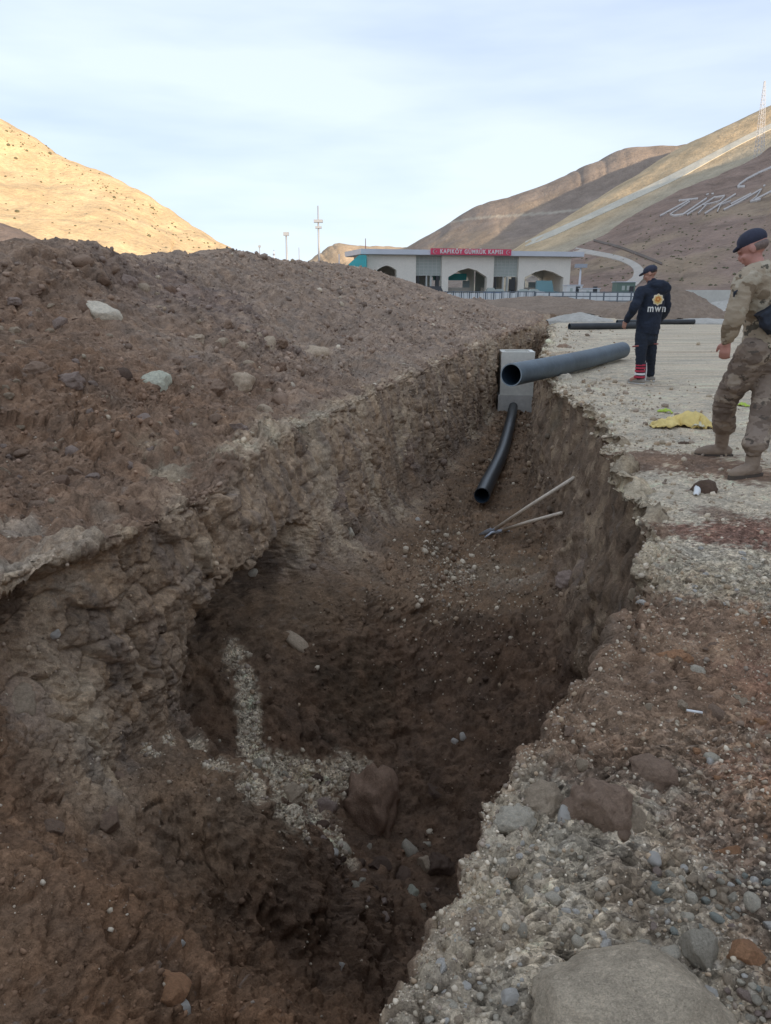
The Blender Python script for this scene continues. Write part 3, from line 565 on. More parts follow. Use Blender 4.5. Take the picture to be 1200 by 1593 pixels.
HERO = [
 # px, py, w, h, kind, material, seed, sink, tilt, label
 (975,1612,300,200,'dome','boulder',3,.0,0,'large rounded tan boulder half buried at the bottom of the bank'),
 (932,1258,92,98,'lump','brown',5,.2,0,'big brown lump of rock right of the white stone on the trench edge'),
 (878,1268,26,46,'chip','white',6,.2,12,'white upright stone squeezed against the left side of a big brown lump'),
 (1020,1197,78,58,'boulder','brown',8,.45,-10,'smooth brown stone half sunk in the earth bank under a curved crack'),
 (985,1275,46,50,'angular','tan',9,.3,20,'tan wedge stone touching the right side of the big brown lump'),
 (965,1297,28,28,'clod','brown',10,.3,0,'small round brown clod tucked under the big brown lump'),
 (1135,1325,46,42,'boulder','rust',11,.4,0,'reddish brown stone in the earth above the corner gravel'),
 (1095,1480,58,72,'angular','grey',12,.2,25,'grey pointed stone lying on the corner gravel left of the rusty one'),
 (1163,1483,66,60,'angular','rust',13,.2,0,'rusty orange faceted stone on the corner gravel'),
 (1019,1335,24,26,'chip','white',14,.2,0,'bright white chip at the foot of the earth bank'),
 (1048,1512,42,44,'chip','white',15,.2,-30,'white stone leaning on the upper right side of the tan boulder'),
 (1042,1482,40,30,'pebble','pale',16,.2,0,'pale rounded stone above the white stone by the tan boulder'),
 (1004,1492,64,52,'angular','grey',17,.35,0,'grey angular stone resting on the top edge of the tan boulder'),
 (1172,1403,28,30,'pebble','pale',18,.15,0,'pale tan pebble near the right edge of the corner gravel'),
 (791,1551,32,32,'chip','white',19,.2,0,'white block stone alone at the bottom of the pale bank'),
 (780,1344,24,24,'chip','pale',20,.2,0,'pale square chip on the pale bank above a blue grey one'),
 (796,1358,22,20,'chip','tan',21,.2,0,'yellowish chip wedged between a pale and a blue grey chip'),
 (784,1372,24,18,'chip','bluegrey',22,.2,0,'blue grey chip at the trench side of the pale bank'),
 (1105,1550,30,28,'pebble','white',23,.15,0,'white pebble right of the tan boulder'),
 (838,1242,66,58,'lump','tan',24,.4,0,'tan crusted lump on the trench lip left of the white upright stone'),
 (800,1275,60,46,'lump','pale',25,.4,0,'pale crusted lump at the corner of the trench lip'),
 (1100,764,42,36,'clod','dark',26,.0,0,'dark round earth clod lying alone on pale gravel'),
 (265,1537,82,54,'angular','rust',27,.2,-10,'reddish brown rock on the near earth spur'),
 (281,1565,34,26,'chip','white',28,.2,-25,'white stone under the right end of the reddish brown rock'),
 (165,1280,56,44,'angular','brown',29,.25,10,'brown rock on the slumped earth under the left wall'),
 (182,1210,36,34,'angular','brown',30,.3,0,'brown stone above the rock on the slumped earth'),
 (82,1283,40,34,'boulder','brown',31,.45,0,'rounded brown stone half sunk at the left of the slumped earth'),
 (162,487,64,36,'boulder','pale',32,.3,-22,'pale elongated boulder high on the spoil bank'),
 (131,476,22,22,'clod','earth',33,.3,0,'round earth clod touching the left end of the pale elongated boulder'),
 (245,592,44,40,'boulder','green',34,.3,0,'greenish white boulder in the middle of the spoil bank'),
 (372,598,50,38,'boulder','tan',35,.3,20,'tan rounded boulder above the left rim of the trench'),
 (335,604,40,24,'lump','brown',36,.3,15,'brown long clod leaning on the tan rounded boulder'),
 (60,577,42,30,'lump','brown',37,.3,0,'brown clod at the left of the spoil bank'),
 (115,590,40,26,'lump','mauve',38,.3,0,'mauve clod between the brown clod and the greenish boulder'),
 (490,548,54,32,'boulder','tan',39,.45,0,'tan stone sunk in the bank above the far left rim'),
 (195,582,30,26,'clod','deep',40,.3,0,'dark clod just left of the greenish white boulder'),
 (85,986,24,15,'chip','white',41,.1,10,'white chip lying under the overhanging ledge at the left'),
 (463,998,44,20,'pebble','tan',42,.2,-40,'tan oblong stone stuck in the back slope of the pit'),
 (393,892,20,13,'pebble','pale',43,.2,25,'pale oval pebble in the dark hollow under the left rim'),
 (33,1090,64,56,'boulder','tan',44,.55,0,'tan flat faced stone embedded low in the left wall'),
 (985,926,22,28,'boulder','tan',45,.3,0,'tan rounded stone sticking out of the right rim'),
 (998,938,16,14,'chip','white',46,.2,0,'white chip beside the tan stone on the right rim'),
 (583,1255,84,120,'lump','earth',47,.25,0,'large block of brown earth standing in the pit'),
 (505,1250,36,30,'angular','mauve',48,.2,0,'mauve stone left of the earth block in the pit'),
 (545,1232,26,24,'angular','dark',49,.2,0,'dark stone touching the earth block in the pit'),
 (638,1322,26,34,'chip','grey',50,.15,20,'grey upright chip among the rubble below the earth block'),
 (660,1345,24,28,'angular','tan',51,.15,0,'tan chip right of the grey upright chip in the rubble'),
 (642,1390,24,28,'angular','green',52,.15,-25,'greenish stone at the lower end of the rubble'),
 (620,1365,44,34,'angular','dark',53,.2,0,'dark block in the middle of the rubble'),
 (590,1345,36,26,'angular','deep',54,.2,0,'brown black block at the left of the rubble'),
 (683,1345,48,44,'lump','deep',55,.35,0,'dark rounded lump at the foot of the right wall'),
 (535,1318,30,26,'chip','pale',56,.2,0,'pale chip at the lower end of the pale crumbly seam'),
 (520,1325,18,16,'chip','white',57,.2,0,'small white chip at the lower end of the pale crumbly seam'),
 (450,1240,50,26,'lump','tan',58,.3,20,'tan crust overhanging a dark gap in the pale seam'),
 (400,1190,24,26,'chip','grey',59,.2,0,'grey square stone where the two pale seams meet'),
 (1042,1020,62,22,'lump','rust',60,.4,0,'reddish long lump on the earth bank'),
 (1085,1042,26,22,'chip','pale',61,.3,0,'pale stone below the reddish long lump'),
 (1150,1090,38,22,'angular','tan',62,.3,10,'tan flat stone in the red earth at the right'),
 (1063,1098,20,22,'boulder','tan',63,.3,0,'tan round pebble beside the cigarette'),
 (905,1190,20,22,'pebble','tan',64,.3,0,'tan pebble on the bank near the trench edge'),
 (1010,1098,18,12,'pebble','tan',65,.3,0,'low tan pebble left of the cigarette'),
 (1110,1178,30,14,'chip','pale',66,.3,-12,'pale flat chip in the red earth above the reddish stone'),
 (1106,1186,18,16,'pebble','white',67,.2,0,'white round pebble in the red earth'),
 (720,1145,14,14,'chip','white',68,.1,0,'white chip on the dark pit floor nearest the right wall'),
 (707,1152,12,12,'chip','white',69,.1,0,'white chip on the dark pit floor, second from the right wall'),
 (533,1503,15,17,'chip','white',70,.1,0,'white chip alone on the near trench floor'),
 (282,1466,15,11,'chip','white',71,.1,0,'white chip on the near trench floor below the hollow'),
 (671,1230,34,22,'angular','deep',72,.2,0,'dark flat stone right of the earth block'),
 (543,829,18,20,'chip','pale',73,.2,0,'pale chip at the foot of the left wall'),
 (622,795,18,18,'chip','tan',74,.2,0,'tan stone on the heap before the black pipe'),
 (650,808,10,9,'chip','white',75,.2,0,'white chip right of the tan stone before the black pipe'),
 (666,748,12,12,'pebble','dark',76,.1,0,'dark pebble on the edge of the pale gravel'),
 (1065,690,18,9,'clod','dark',77,.1,0,'dark low clod between the yellow sack and the brown strip'),
 (1070,722,20,10,'clod','brown',78,.1,0,'brown clod on the trodden brown strip before the boots'),
 (885,905,44,30,'lump','mauve',79,.3,0,'mauve lump bulging from the right wall of the pit'),
 (600,1425,20,16,'chip','mauve',80,.2,0,'mauve chip on the near trench floor'),
 (880,540,26,16,'lump','brown',81,.3,0,'brown clod beside the far rim behind the grey pipe'),
 (880,590,26,24,'lump','pale',82,.3,0,'pale lump under the middle of the grey pipe'),
 (858,612,24,22,'lump','tan',83,.3,0,'tan lump hanging on the rim below the grey pipe'),
]
hero_pos = []
for (px, py, w, h, kind, m, seed, sink, tilt, label) in HERO:
    nm = 'boulder' if w * h > 3500 else ('earth_clod' if kind == 'clod' or m in ('earth', 'deep') else ('stone' if w > 20 else 'pebble'))
    o = lay(nm, px, py, w, h, kind, m, seed, sink, tilt); tag(o, label, 'boulder' if nm == 'boulder' else ('clod' if nm == 'earth_clod' else 'stone'))
    hero_pos.append((px, py, max(w, h)))
LAND = [(965,1560,'the tan boulder'),(932,1258,'the big brown lump'),(878,1268,'the white upright stone'),(1020,1197,'the stone under the curved crack'),(1135,1325,'the reddish brown stone'),
 (1095,1480,'the grey pointed stone'),(1163,1483,'the rusty faceted stone'),(1019,1335,'the bright white chip'),(1048,1512,'the white stone by the boulder'),(1172,1403,'the pale tan pebble'),(791,1551,'the white block stone'),
 (784,1372,'the blue grey chip'),(1105,1550,'the white pebble'),(810,1265,'the crusted lumps'),(162,487,'the pale elongated boulder'),(245,592,'the greenish boulder'),(372,598,'the tan rounded boulder'),(60,577,'the brown clod at left'),
 (490,548,'the tan sunken stone'),(85,986,'the overhanging ledge'),(985,926,'the stone in the right rim'),(583,1255,'the earth block'),(505,1250,'the mauve stone'),(638,1322,'the grey upright chip'),(642,1390,'the greenish stone'),
 (1042,1020,'the reddish long lump'),(1150,1090,'the tan flat stone'),(1080,1111,'the cigarette'),(1106,1186,'the white round pebble'),(905,1190,'the pebble near the edge'),(1100,766,'the dark round clod'),(1060,660,'the yellow sack'),
 (950,560,'the grey pipe end'),(350,395,'the bank crest'),(0,700,'the left picture edge'),(300,700,'the pale rim band'),(1200,900,'the right picture edge'),(680,1450,'the bank edge'),(1200,1580,'the bottom right corner')]
CW = {'white': 'white', 'pale': 'pale', 'grey': 'grey', 'bluegrey': 'blue grey', 'brown': 'brown', 'rust': 'rusty', 'dark': 'dark', 'tan': 'tan', 'mauve': 'mauve', 'earth': 'earthy', 'green': 'greenish', 'deep': 'blackish'}
KW = {'pebble': 'rounded', 'chip': 'angular', 'clod': 'crumbly', 'lump': 'lumpy', 'angular': 'faceted'}
_used_labels = set()
def spot_label(x, y, s, kind, m, noun, extra):
    near_ = sorted(LAND, key=lambda q: (q[0] - x) ** 2 + (q[1] - y) ** 2)
    sz_ = 'tiny' if s < 10 else ('small' if s < 14 else ('middling' if s < 19 else 'large'))
    for q in near_[:4]:
        dx, dy = x - q[0], y - q[1]; far = math.hypot(dx, dy)
        h_ = '' if abs(dx) < .4 * abs(dy) else ('left' if dx < 0 else 'right'); v_ = '' if abs(dy) < .4 * abs(dx) else ('above' if dy < 0 else 'below')
        pos = (v_ + (' and ' if h_ and v_ else '') + (h_ + ' of' if h_ else '')).strip(); ad = 'close ' if far < 45 else ('' if far < 90 else 'well ')
        t = f'{sz_} {KW[kind]} {CW[m]} {noun} {ad}{pos} {q[2]}'
        if len(t.split()) <= 16 and t not in _used_labels: _used_labels.add(t); return t
    return t
def field(n, poly, smin, smax, kinds, mats, name, label, cat, group, ex=True, pw=1.6, sink=.2, seed=0):
    r = random.Random(seed); k = 0; t = 0; xs = [p[0] for p in poly]; ys = [p[1] for p in poly]; used = []
    while k < n and t < n * 30:
        t += 1; x = r.uniform(min(xs), max(xs)); y = r.uniform(min(ys), max(ys)); ins_ = False; j = len(poly) - 1
        for i in range(len(poly)):
            if (poly[i][1] > y) != (poly[j][1] > y) and x < (poly[j][0] - poly[i][0]) * (y - poly[i][1]) / (poly[j][1] - poly[i][1]) + poly[i][0]: ins_ = not ins_
            j = i
        if not ins_: continue
        s = smin + (smax - smin) * r.random() ** pw
        if any(abs(x - a) < (c_ + s) * .5 and abs(y - b) < (c_ + s) * .45 for a, b, c_ in hero_pos): continue
        if any((x - a) ** 2 + (y - b) ** 2 < ((c_ + s) * .46) ** 2 for a, b, c_ in used): continue
        used.append((x, y, s))
        kd, mm = r.choice(kinds), r.choice(mats)
        o = lay(name, x, y, s * r.uniform(.9, 1.35), s * r.uniform(.6, .95), kd, mm, r.randrange(8), sink, r.uniform(-40, 40))
        o.rotation_euler.z = r.uniform(0, 6.3)
        tag(o, spot_label(x, y, s, kd, mm, cat, label), cat, group); k += 1
field(165, [(1010,1340),(1110,1350),(1200,1370),(1200,1593),(1112,1593),(1075,1530),(1010,1440)], 10, 27, ['pebble', 'chip', 'chip'], ['grey','pale','mauve','tan','bluegrey','pale','white','tan'], 'pebble',
      'rounded grey to tan pebble lying in the gravel patch at the bottom right corner', 'pebble', 'pebbles in the corner gravel', seed=1, pw=1.4, sink=.12)
field(120, [(740,1310),(800,1270),(900,1330),(1000,1400),(1000,1470),(860,1520),(800,1593),(640,1593),(680,1480)], 8, 24, ['chip', 'pebble'], ['pale','white','white','pale','tan','grey'], 'stone_chip',
      'small pale chip set in the crusted pale bank left of the tan boulder', 'stone', 'chips in the pale bank', seed=2, pw=2)
field(36, [(990,850),(1200,850),(1200,925),(1110,950),(1010,940)], 7, 15, ['chip', 'lump'], ['pale','tan','white','pale'], 'stone_chip',
      'small pale chip strewn where the pale gravel breaks up into brown earth', 'stone', 'chips along the broken gravel edge', seed=3, pw=2)
field(130, [(0,440),(120,400),(420,500),(560,520),(500,600),(380,660),(0,820)], 9, 34, ['clod', 'lump'], ['brown','earth','mauve','brown','tan'], 'earth_clod',
      'brown earth clod lying on the slope of the spoil bank', 'clod', 'clods on the spoil bank', seed=4, pw=2.4, sink=.35)
field(26, [(440,1200),(560,1210),(700,1340),(660,1420),(560,1400),(500,1330)], 10, 26, ['chip', 'lump'], ['deep','dark','mauve','grey','brown'], 'rubble_stone',
      'dark broken stone in the rubble heap around the earth block', 'stone', 'rubble in the pit', seed=5, pw=1.8)
field(28, [(870,1150),(1010,980),(1200,960),(1200,1330),(1000,1310),(880,1210)], 9, 24, ['clod', 'lump', 'chip'], ['brown','tan','rust','brown'], 'earth_clod',
      'brown clod on the reddish earth bank at the right', 'clod', 'clods on the earth bank', seed=6, pw=2, sink=.35)

# small stones and crumbs that nobody could count: two joined meshes, set on the terrain
def strew(name, n, weight, smin, smax, alpha, colf, label, cat, sub=1, kinds=6, up=.25):
    Vt = V0; dist = np.maximum(Vt[:, 1] * math.cos(PITCH) - (Vt[:, 2] - CAM_H) * math.sin(PITCH), .4)
    w = weight.astype(np.float64); w = w / w.sum()
    idx = rng.choice(len(Vt), n, p=w)
    s = smin * (1 - rng.random(n)) ** (-1 / alpha); s = np.clip(s, smin, smax) * dist[idx] / FPX * .5
    s = np.clip(s, .0022, .09)
    protos = []
    for k in range(kinds):
        v, f = rock_arrays(200 + k, sub, 6, .15 if sub > 1 else 0); protos.append((v, f))
    nn = N1[idx]; nn = nn * np.sign(nn[:, 2:3] + 1e-6)
    VV = []; FF = []; CC = []; base = 0
    kk = rng.integers(0, kinds, n)
    for k in range(kinds):
        v, f = protos[k]; I = np.where(kk == k)[0]; m = len(I)
        q = rng.normal(size=(m, 4)); q /= np.linalg.norm(q, axis=1)[:, None]
        a_, b_, c_, d_ = q.T
        Rm = np.stack([1-2*(c_*c_+d_*d_), 2*(b_*c_-d_*a_), 2*(b_*d_+c_*a_), 2*(b_*c_+d_*a_), 1-2*(b_*b_+d_*d_), 2*(c_*d_-b_*a_), 2*(b_*d_-c_*a_), 2*(c_*d_+b_*a_), 1-2*(b_*b_+c_*c_)], 1).reshape(m, 3, 3)
        sc = s[I][:, None, None] * rng.uniform(.65, 1.3, (m, 1, 3))
        W = np.einsum('mij,mvj->mvi', Rm, v[None] * sc) + (Vt[idx[I]] + nn[I] * (s[I] * up)[:, None])[:, None, :]
        VV.append(W.reshape(-1, 3)); FF.append((f[None] + (np.arange(m) * len(v))[:, None, None] + base).reshape(-1, 3)); base += m * len(v)
        CC.append(np.repeat(colf(c[idx[I]], rng, m), len(v), axis=0))
    o = mesh_obj(name, np.concatenate(VV), np.concatenate(FF), M_crumb, smooth=False)
    put_colour(o, np.concatenate(CC)); return stuff(o, label, cat)
M_crumb = mat('crumbs', (0, 0, 0), .95, attr='soil', noise=[(60, .2)], spec=.15)
vis = ((V0[:, 1] > .7) & (V0[:, 1] < 30)).astype(float)
tocam = np.array([0, 0, CAM_H]) - V0; tocam /= np.linalg.norm(tocam, axis=1)[:, None]
Nn = grid_normals(V0); sgn = np.sign((Nn * [0, 0, 1]).sum(1)[(U > 17) & (U < 18)].mean()); facing = np.clip((Nn * sgn * tocam).sum(1), 0, 1)
dirt_w = vis * (facing > .02) * (1 - .93 * trackz) * (.25 + sstep(-.2, .5, fbm(V0, 1.6, 3, .5, off=71)) * 1.0) * (1 - .75 * np.clip(wl * (Yv > 2), 0, 1)) * (1 + .4 * pile)
def col_dirt(b, r, m): return b * r.uniform(.8, 1.3, (m, 1)) * np.array([.98, 1., 1.04])
strew('soil_crumbs', 26000, dirt_w, 2.2, 12, 2.3, col_dirt, 'loose brown soil crumbs on the excavated ground', 'soil', sub=1)
pale = sstep(.24, .33, c[:, 0]) * (Yv < 12) * (gr > .5) + (.12 * bank + .25 * gr * (Yv < 3.6))
scat = sstep(.25, .6, fbm(V0, 2.2, 2, .5, off=72)) * .05 * (facing > 0)
crn = corner * 2.2; flo = np.exp(-(((V0[:, 0] - .9) / .8) ** 2 + ((Yv - 8) / 1.2) ** 2)) * flr * .8
gv_w = vis * (facing > .02) * (pale * np.where(trackz > .5, .22, 1.) + crn + 6.0 * veinm + 1.0 * bank + scat + flo + .02) * (1 - .8 * np.clip(wls * (Yv > 6), 0, 1))
def col_grav(b, r, m):
    pal = np.array([(.64,.58,.48), (.50,.44,.35), (.40,.34,.27), (.33,.28,.235), (.42,.33,.24), (.56,.50,.41)])
    return pal[r.integers(0, 6, m)] * r.uniform(.7, 1.15, (m, 1)) * np.array([1.05, .98, .90])
strew('gravel', 21000, gv_w, 1.8, 11, 1.9, col_grav, 'loose pale gravel on the banks and the trench floor', 'gravel', sub=1)

# ================================================================ BORDER TRACK, LETTERS, ROAD ON THE HILLS
bvh_near = world_bvh(hill_near); bvh_ridge = world_bvh(hill_ridge); bvh_left = world_bvh(hill_left)
def hh(b, px, py):
    l, n, _, _ = b.ray_cast(camo.location, ray(px, py)); return l
def ribbon(b, ups, downs, name, m, parent=None, lift=.35, nn=60, thick=.5):
    U_ = hermite(np.linspace(0, 1, len(ups)), ups, np.linspace(0, 1, nn)); D_ = hermite(np.linspace(0, 1, len(downs)), downs, np.linspace(0, 1, nn))
    v = []; 
    for (ux, uy), (dx, dy) in zip(U_, D_):
        A = hh(b, ux, uy); B = hh(b, dx, dy)
        if A is None or B is None: continue
        v.append((A, B))
    if len(v) < 2: return None
    vs = []; fs = []
    for A, B in v:
        for t in (0, .33, .66, 1):
            q = A.lerp(B, t); vs.append((q.x, q.y, q.z + lift))
        vs.append((B.x, B.y, B.z - thick)); vs.append((A.x, A.y, A.z - thick))
    for i in range(len(v) - 1):
        for j in range(6):
            a0 = i * 6 + j; a1 = i * 6 + (j + 1) % 6; fs.append((a0, a1, a1 + 6, a0 + 6))
    return mesh_obj(name, vs, fs, m, parent)
M_track = mat('pale_track', (.52, .48, .39), .9, noise=[(.15, .15), (1., .12)])
M_road = mat('dirt_road', (.42, .38, .33), .95, noise=[(.2, .12)])
M_let = mat('whitewashed_stones', (.46, .42, .39), .9, noise=[(.5, .2)], bump=[(2, .3)])
o = ribbon(bvh_ridge, [(790,387),(850,363),(900,341),(960,313),(1010,289),(1060,264),(1110,238),(1160,212),(1230,178)], [(790,393),(850,372),(900,350),(960,323),(1010,300),(1060,276),(1110,248),(1160,221),(1230,187)], 'border_track', M_track, nn=90)
if o: struct(o)
o = ribbon(bvh_near, [(884,379),(893,385),(925,391),(960,398),(985,407),(1000,418),(1003,430),(990,446)], [(880,384),(888,391),(920,397),(955,404),(976,412),(986,422),(984,432),(962,446)], 'hill_road', M_road, nn=50, lift=.25)
if o: struct(o)
o = ribbon(bvh_near, [(905,368),(935,376),(965,384),(1000,397),(1030,410)], [(905,370.5),(935,379),(965,387.5),(1000,401),(1030,413)], 'hill_cutting', mat('cut_bank', (.13, .10, .08), .95, noise=[(.5, .2)]), nn=40, lift=.3)
if o: struct(o)
def LP(x, y): return (1010 + x / 6.316, 240 + y / 6.316)
def stroke(pts, w=1.5, parent=None, name='letter'):
    pts = [LP(*p) for p in pts]
    n = max(6, int(sum(math.dist(a, b_) for a, b_ in zip(pts, pts[1:])) / 2)); q = []
    cum = np.concatenate([[0], np.cumsum([math.dist(a, b_) for a, b_ in zip(pts, pts[1:])])]); t = np.linspace(0, cum[-1], n)
    xs = np.interp(t, cum, [p[0] for p in pts]); ys = np.interp(t, cum, [p[1] for p in pts])
    tx = np.gradient(xs); ty = np.gradient(ys); l = np.hypot(tx, ty) + 1e-6; nx, ny = -ty / l, tx / l
    up = list(zip(xs - nx * w / 2, ys - ny * w / 2)); dn = list(zip(xs + nx * w / 2, ys + ny * w / 2))
    return up, dn
def letter(strokes, parent, w=1.5):
    vs = []; fs = []
    for st_ in strokes:
        u_, d_ = stroke(st_, w); prev = None
        for (ax, ay), (bx, by) in zip(u_, d_):
            A = hh(bvh_near, ax, ay); B = hh(bvh_near, bx, by)
            if A is None or B is None: prev = None; continue
            k = len(vs); vs += [(A.x, A.y, A.z + .55), (B.x, B.y, B.z + .45), (B.x, B.y, B.z - .3), (A.x, A.y, A.z - .3)]
            if prev is not None:
                for j in range(4): fs.append((prev + j, prev + (j + 1) % 4, k + (j + 1) % 4, k + j))
            prev = k
    return mesh_obj('letter', vs, fs, M_let, parent) if vs else None
slog = empty('hillside_lettering', P(1060, 330, 300)); tag(slog, 'large white stone letters laid out on the brown hillside', 'hillside letters')
def keep(o, parent):
    if o: o.matrix_parent_inverse = Matrix.Translation(-parent.location)
for L_ in [ [[(105,615),(395,458)], [(290,464),(480,442)]],
            [[(400,472),(205,598),(250,612),(335,598),(565,440)], [(560,408),(585,398)], [(612,400),(635,394)]],
            [[(368,604),(640,432),(745,415),(690,470),(530,508)], [(560,508),(480,592)]],
            [[(545,594),(850,398)], [(800,468),(700,505),(668,578)]],
            [[(730,556),(900,470)], [(800,500),(1000,395)]],
            [[(900,470),(1105,350),(1050,430),(990,475)], [(990,475),(1095,450)]],
            [[(1040,455),(1200,372)], [(1120,322),(1140,314)]] ]:
    keep(letter(L_, slog), slog)
cre = empty('hillside_crescent', P(1150, 270, 330)); tag(cre, 'large white stone crescent laid out above the hillside letters', 'hillside emblem')
keep(letter([[(870,332),(885,305),(960,250),(1080,188),(1200,135),(1330,80)], [(866,330),(940,322)]], cre, 2.2), cre)

# shrubs on the sunny hill
M_shrub = mat('dry_shrub', (.13, .12, .07), .95, noise=(1.0, .3))
bm = bmesh.new(); rr = random.Random(5)
for _ in range(300):
    t = rr.random(); 
    if t < .5: a0 = rr.random(); px = 10 + 330 * a0; py = 190 + 190 * a0 + abs(rr.gauss(0, 26))
    else: px = rr.uniform(0, 380); py = rr.uniform(200, 420)
    l = hh(bvh_left, px, py)
    if l is None: continue
    sz = rr.uniform(.16, .55) * (1.8 if rr.random() < .08 else 1)
    q = bmesh.ops.create_icosphere(bm, subdivisions=1, radius=sz)
    for v_ in q['verts']: v_.co = Vector((v_.co.x * rr.uniform(.7, 1.3), v_.co.y * rr.uniform(.7, 1.3), v_.co.z * rr.uniform(.5, 1.1))) + l + Vector((0, 0, .2 * sz))
stuff(bm_obj('shrubs', bm, M_shrub), 'sparse dark dry shrubs dotted over the sunny hillside', 'shrubs')
bm = bmesh.new()
for _ in range(260):
    px = rr.uniform(880, 1200); py = rr.uniform(330, 445); l = hh(bvh_near, px, py)
    if l is None: continue
    sz = rr.uniform(.15, .55); q = bmesh.ops.create_icosphere(bm, subdivisions=1, radius=sz)
    for v_ in q['verts']: v_.co = Vector((v_.co.x * rr.uniform(.7, 1.3), v_.co.y, v_.co.z * rr.uniform(.5, 1.))) + l
stuff(bm_obj('shrubs', bm, M_shrub), 'small dry tufts on the shaded hillside', 'shrubs')

# ================================================================ TRENCH OBJECTS
M_conc = mat('raw_concrete', (.74, .72, .65), .85, noise=[(1.5, .10), (9, .08)], bump=[(30, .004)])
M_conc2 = mat('base_concrete', (.58, .56, .52), .85, noise=[(2., .15), (9, .1)], bump=[(30, .004)])  # evenly darker concrete for the base ring
def hollow(name, c0, sx, sy, z0, z1, th, m, parent):
    bm = bmesh.new()
    for dx, dy, w_, l_ in ((0, -sy/2 + th/2, sx, th), (0, sy/2 - th/2, sx, th), (-sx/2 + th/2, 0, th, sy - 2*th), (sx/2 - th/2, 0, th, sy - 2*th)):
        box(bm, Vector((dx, dy, (z0 + z1) / 2)), (w_, l_, z1 - z0))
    return bm_obj(name, bm, m, parent)
mh = empty('manhole_shaft', (3.77, 21.75, -1.98), R(-4)); tag(mh, 'square grey concrete manhole shaft standing in the far end of the trench', 'manhole')
hollow('base_ring', None, 1.03, 1.03, 0, .48, .12, M_conc2, mh)
hollow('upper_ring', None, .94, .94, .485, 1.69, .12, M_conc, mh)
M_grey = mat('grey_pipe_plastic', (.085, .116, .140), .5, noise=[(1.6, .22), (9, .14), (40, .10)], bump=[(60, .001)], spec=.35)
M_inner = mat('pipe_inside', (.03, .05, .075), .5)
M_black = mat('black_pipe_plastic', (.024, .031, .037), .42, noise=[(2, .35), (14, .25)], spec=.5)
M_blk2 = mat('dusty_black_pipe', (.045, .048, .052), .5, noise=[(2, .3)], spec=.3)
def pipe(name, pts, ro, ri, m, mi, ring=None, n=28):
    base = Vector(pts[0]); e = empty(name, base)
    pp = [Vector(p) - base for p in pts]
    bm = bmesh.new(); tube(bm, pp, ro, n, cap=False)
    # annular ends
    bm.verts.ensure_lookup_table()
    o = bm_obj('pipe_wall', bm, m, e, smooth=True)
    bm = bmesh.new(); tube(bm, pp, ri, n, cap=False)
    for f in bm.faces: f.normal_flip()
    bm_obj('bore', bm, mi, e, smooth=True)
    for end, nx in ((pp[0], pp[1]), (pp[-1], pp[-2])):
        bm = bmesh.new(); t = (nx - end).normalized(); q = t.to_track_quat('Z', 'Y').to_matrix()
        A = []; B = []
        for k in range(n):
            a_ = 2 * math.pi * k / n; dv_ = q @ Vector((math.cos(a_), math.sin(a_), 0))
            A.append(bm.verts.new(end + dv_ * ro - t * .002)); B.append(bm.verts.new(end + dv_ * ri - t * .002))
        for k in range(n): bm.faces.new((A[k], A[(k+1) % n], B[(k+1) % n], B[k]))
        bm_obj('rim', bm, ring or m, e)
    return e
M_rim = mat('cut_pipe_edge', (.26, .31, .34), .5)
A = Vector((1.80, 10.75, .225)); B = Vector((4.87, 15.6, .20))
e = pipe('plastic_pipe', [A.lerp(B, t) + Vector((0, 0, -.02 * math.sin(t * 3.14))) for t in np.linspace(0, 1, 9)], .165, .148, M_grey, M_inner, M_rim)
tag(e, 'thick grey plastic pipe lying across the right rim and overhanging the trench', 'pipe')
pts = []
for px, py in ((756,772),(764,750),(772,735),(780,717),(787,700),(792,682),(795,665),(798,650),(801,637)):
    l, n_ = hit(px, py); pts.append((l.x, l.y, l.z))
pts = [P(756,768,11.15), P(765,748,12.0), P(773,732,12.9), P(781,715,13.8), P(787,699,14.8), P(792,681,16.1), P(796,664,17.4), P(799,650,18.8), P(801,638,20.2), P(802,631,21.2)]
pq = hermite(np.arange(len(pts)), np.array([p[:] for p in pts]), np.linspace(0, len(pts) - 1, 40))
low = [max(ground_z(x, y) + .13 - z, 0) for x, y, z in pq]
e = pipe('plastic_pipe', [(x - .06, y, z + min(l_, .1) - .03) for (x, y, z), l_ in zip(pq, low)], .125, .112, M_black, M_inner, M_black)
tag(e, 'long black flexible pipe bending along the trench floor towards the manhole', 'pipe')
for (x0, y0, x1, y1, Y0, Y1, r_, lab) in ((886,508,1000,507,27.3,28.0,.115,'thin black pipe lying left of the man in the navy jacket'), (960,503,1080,502,31.2,31.8,.10,'thin black pipe lying behind and right of the man in the navy jacket')):
    a_ = P(x0, y0, Y0); b_ = P(x1, y1, Y1); a_.z = r_ + .01; b_.z = r_ + .01
    tag(pipe('plastic_pipe', [a_, a_.lerp(b_, .5), b_], r_, r_ * .85, M_blk2, M_inner, M_blk2, 16), lab, 'pipe')

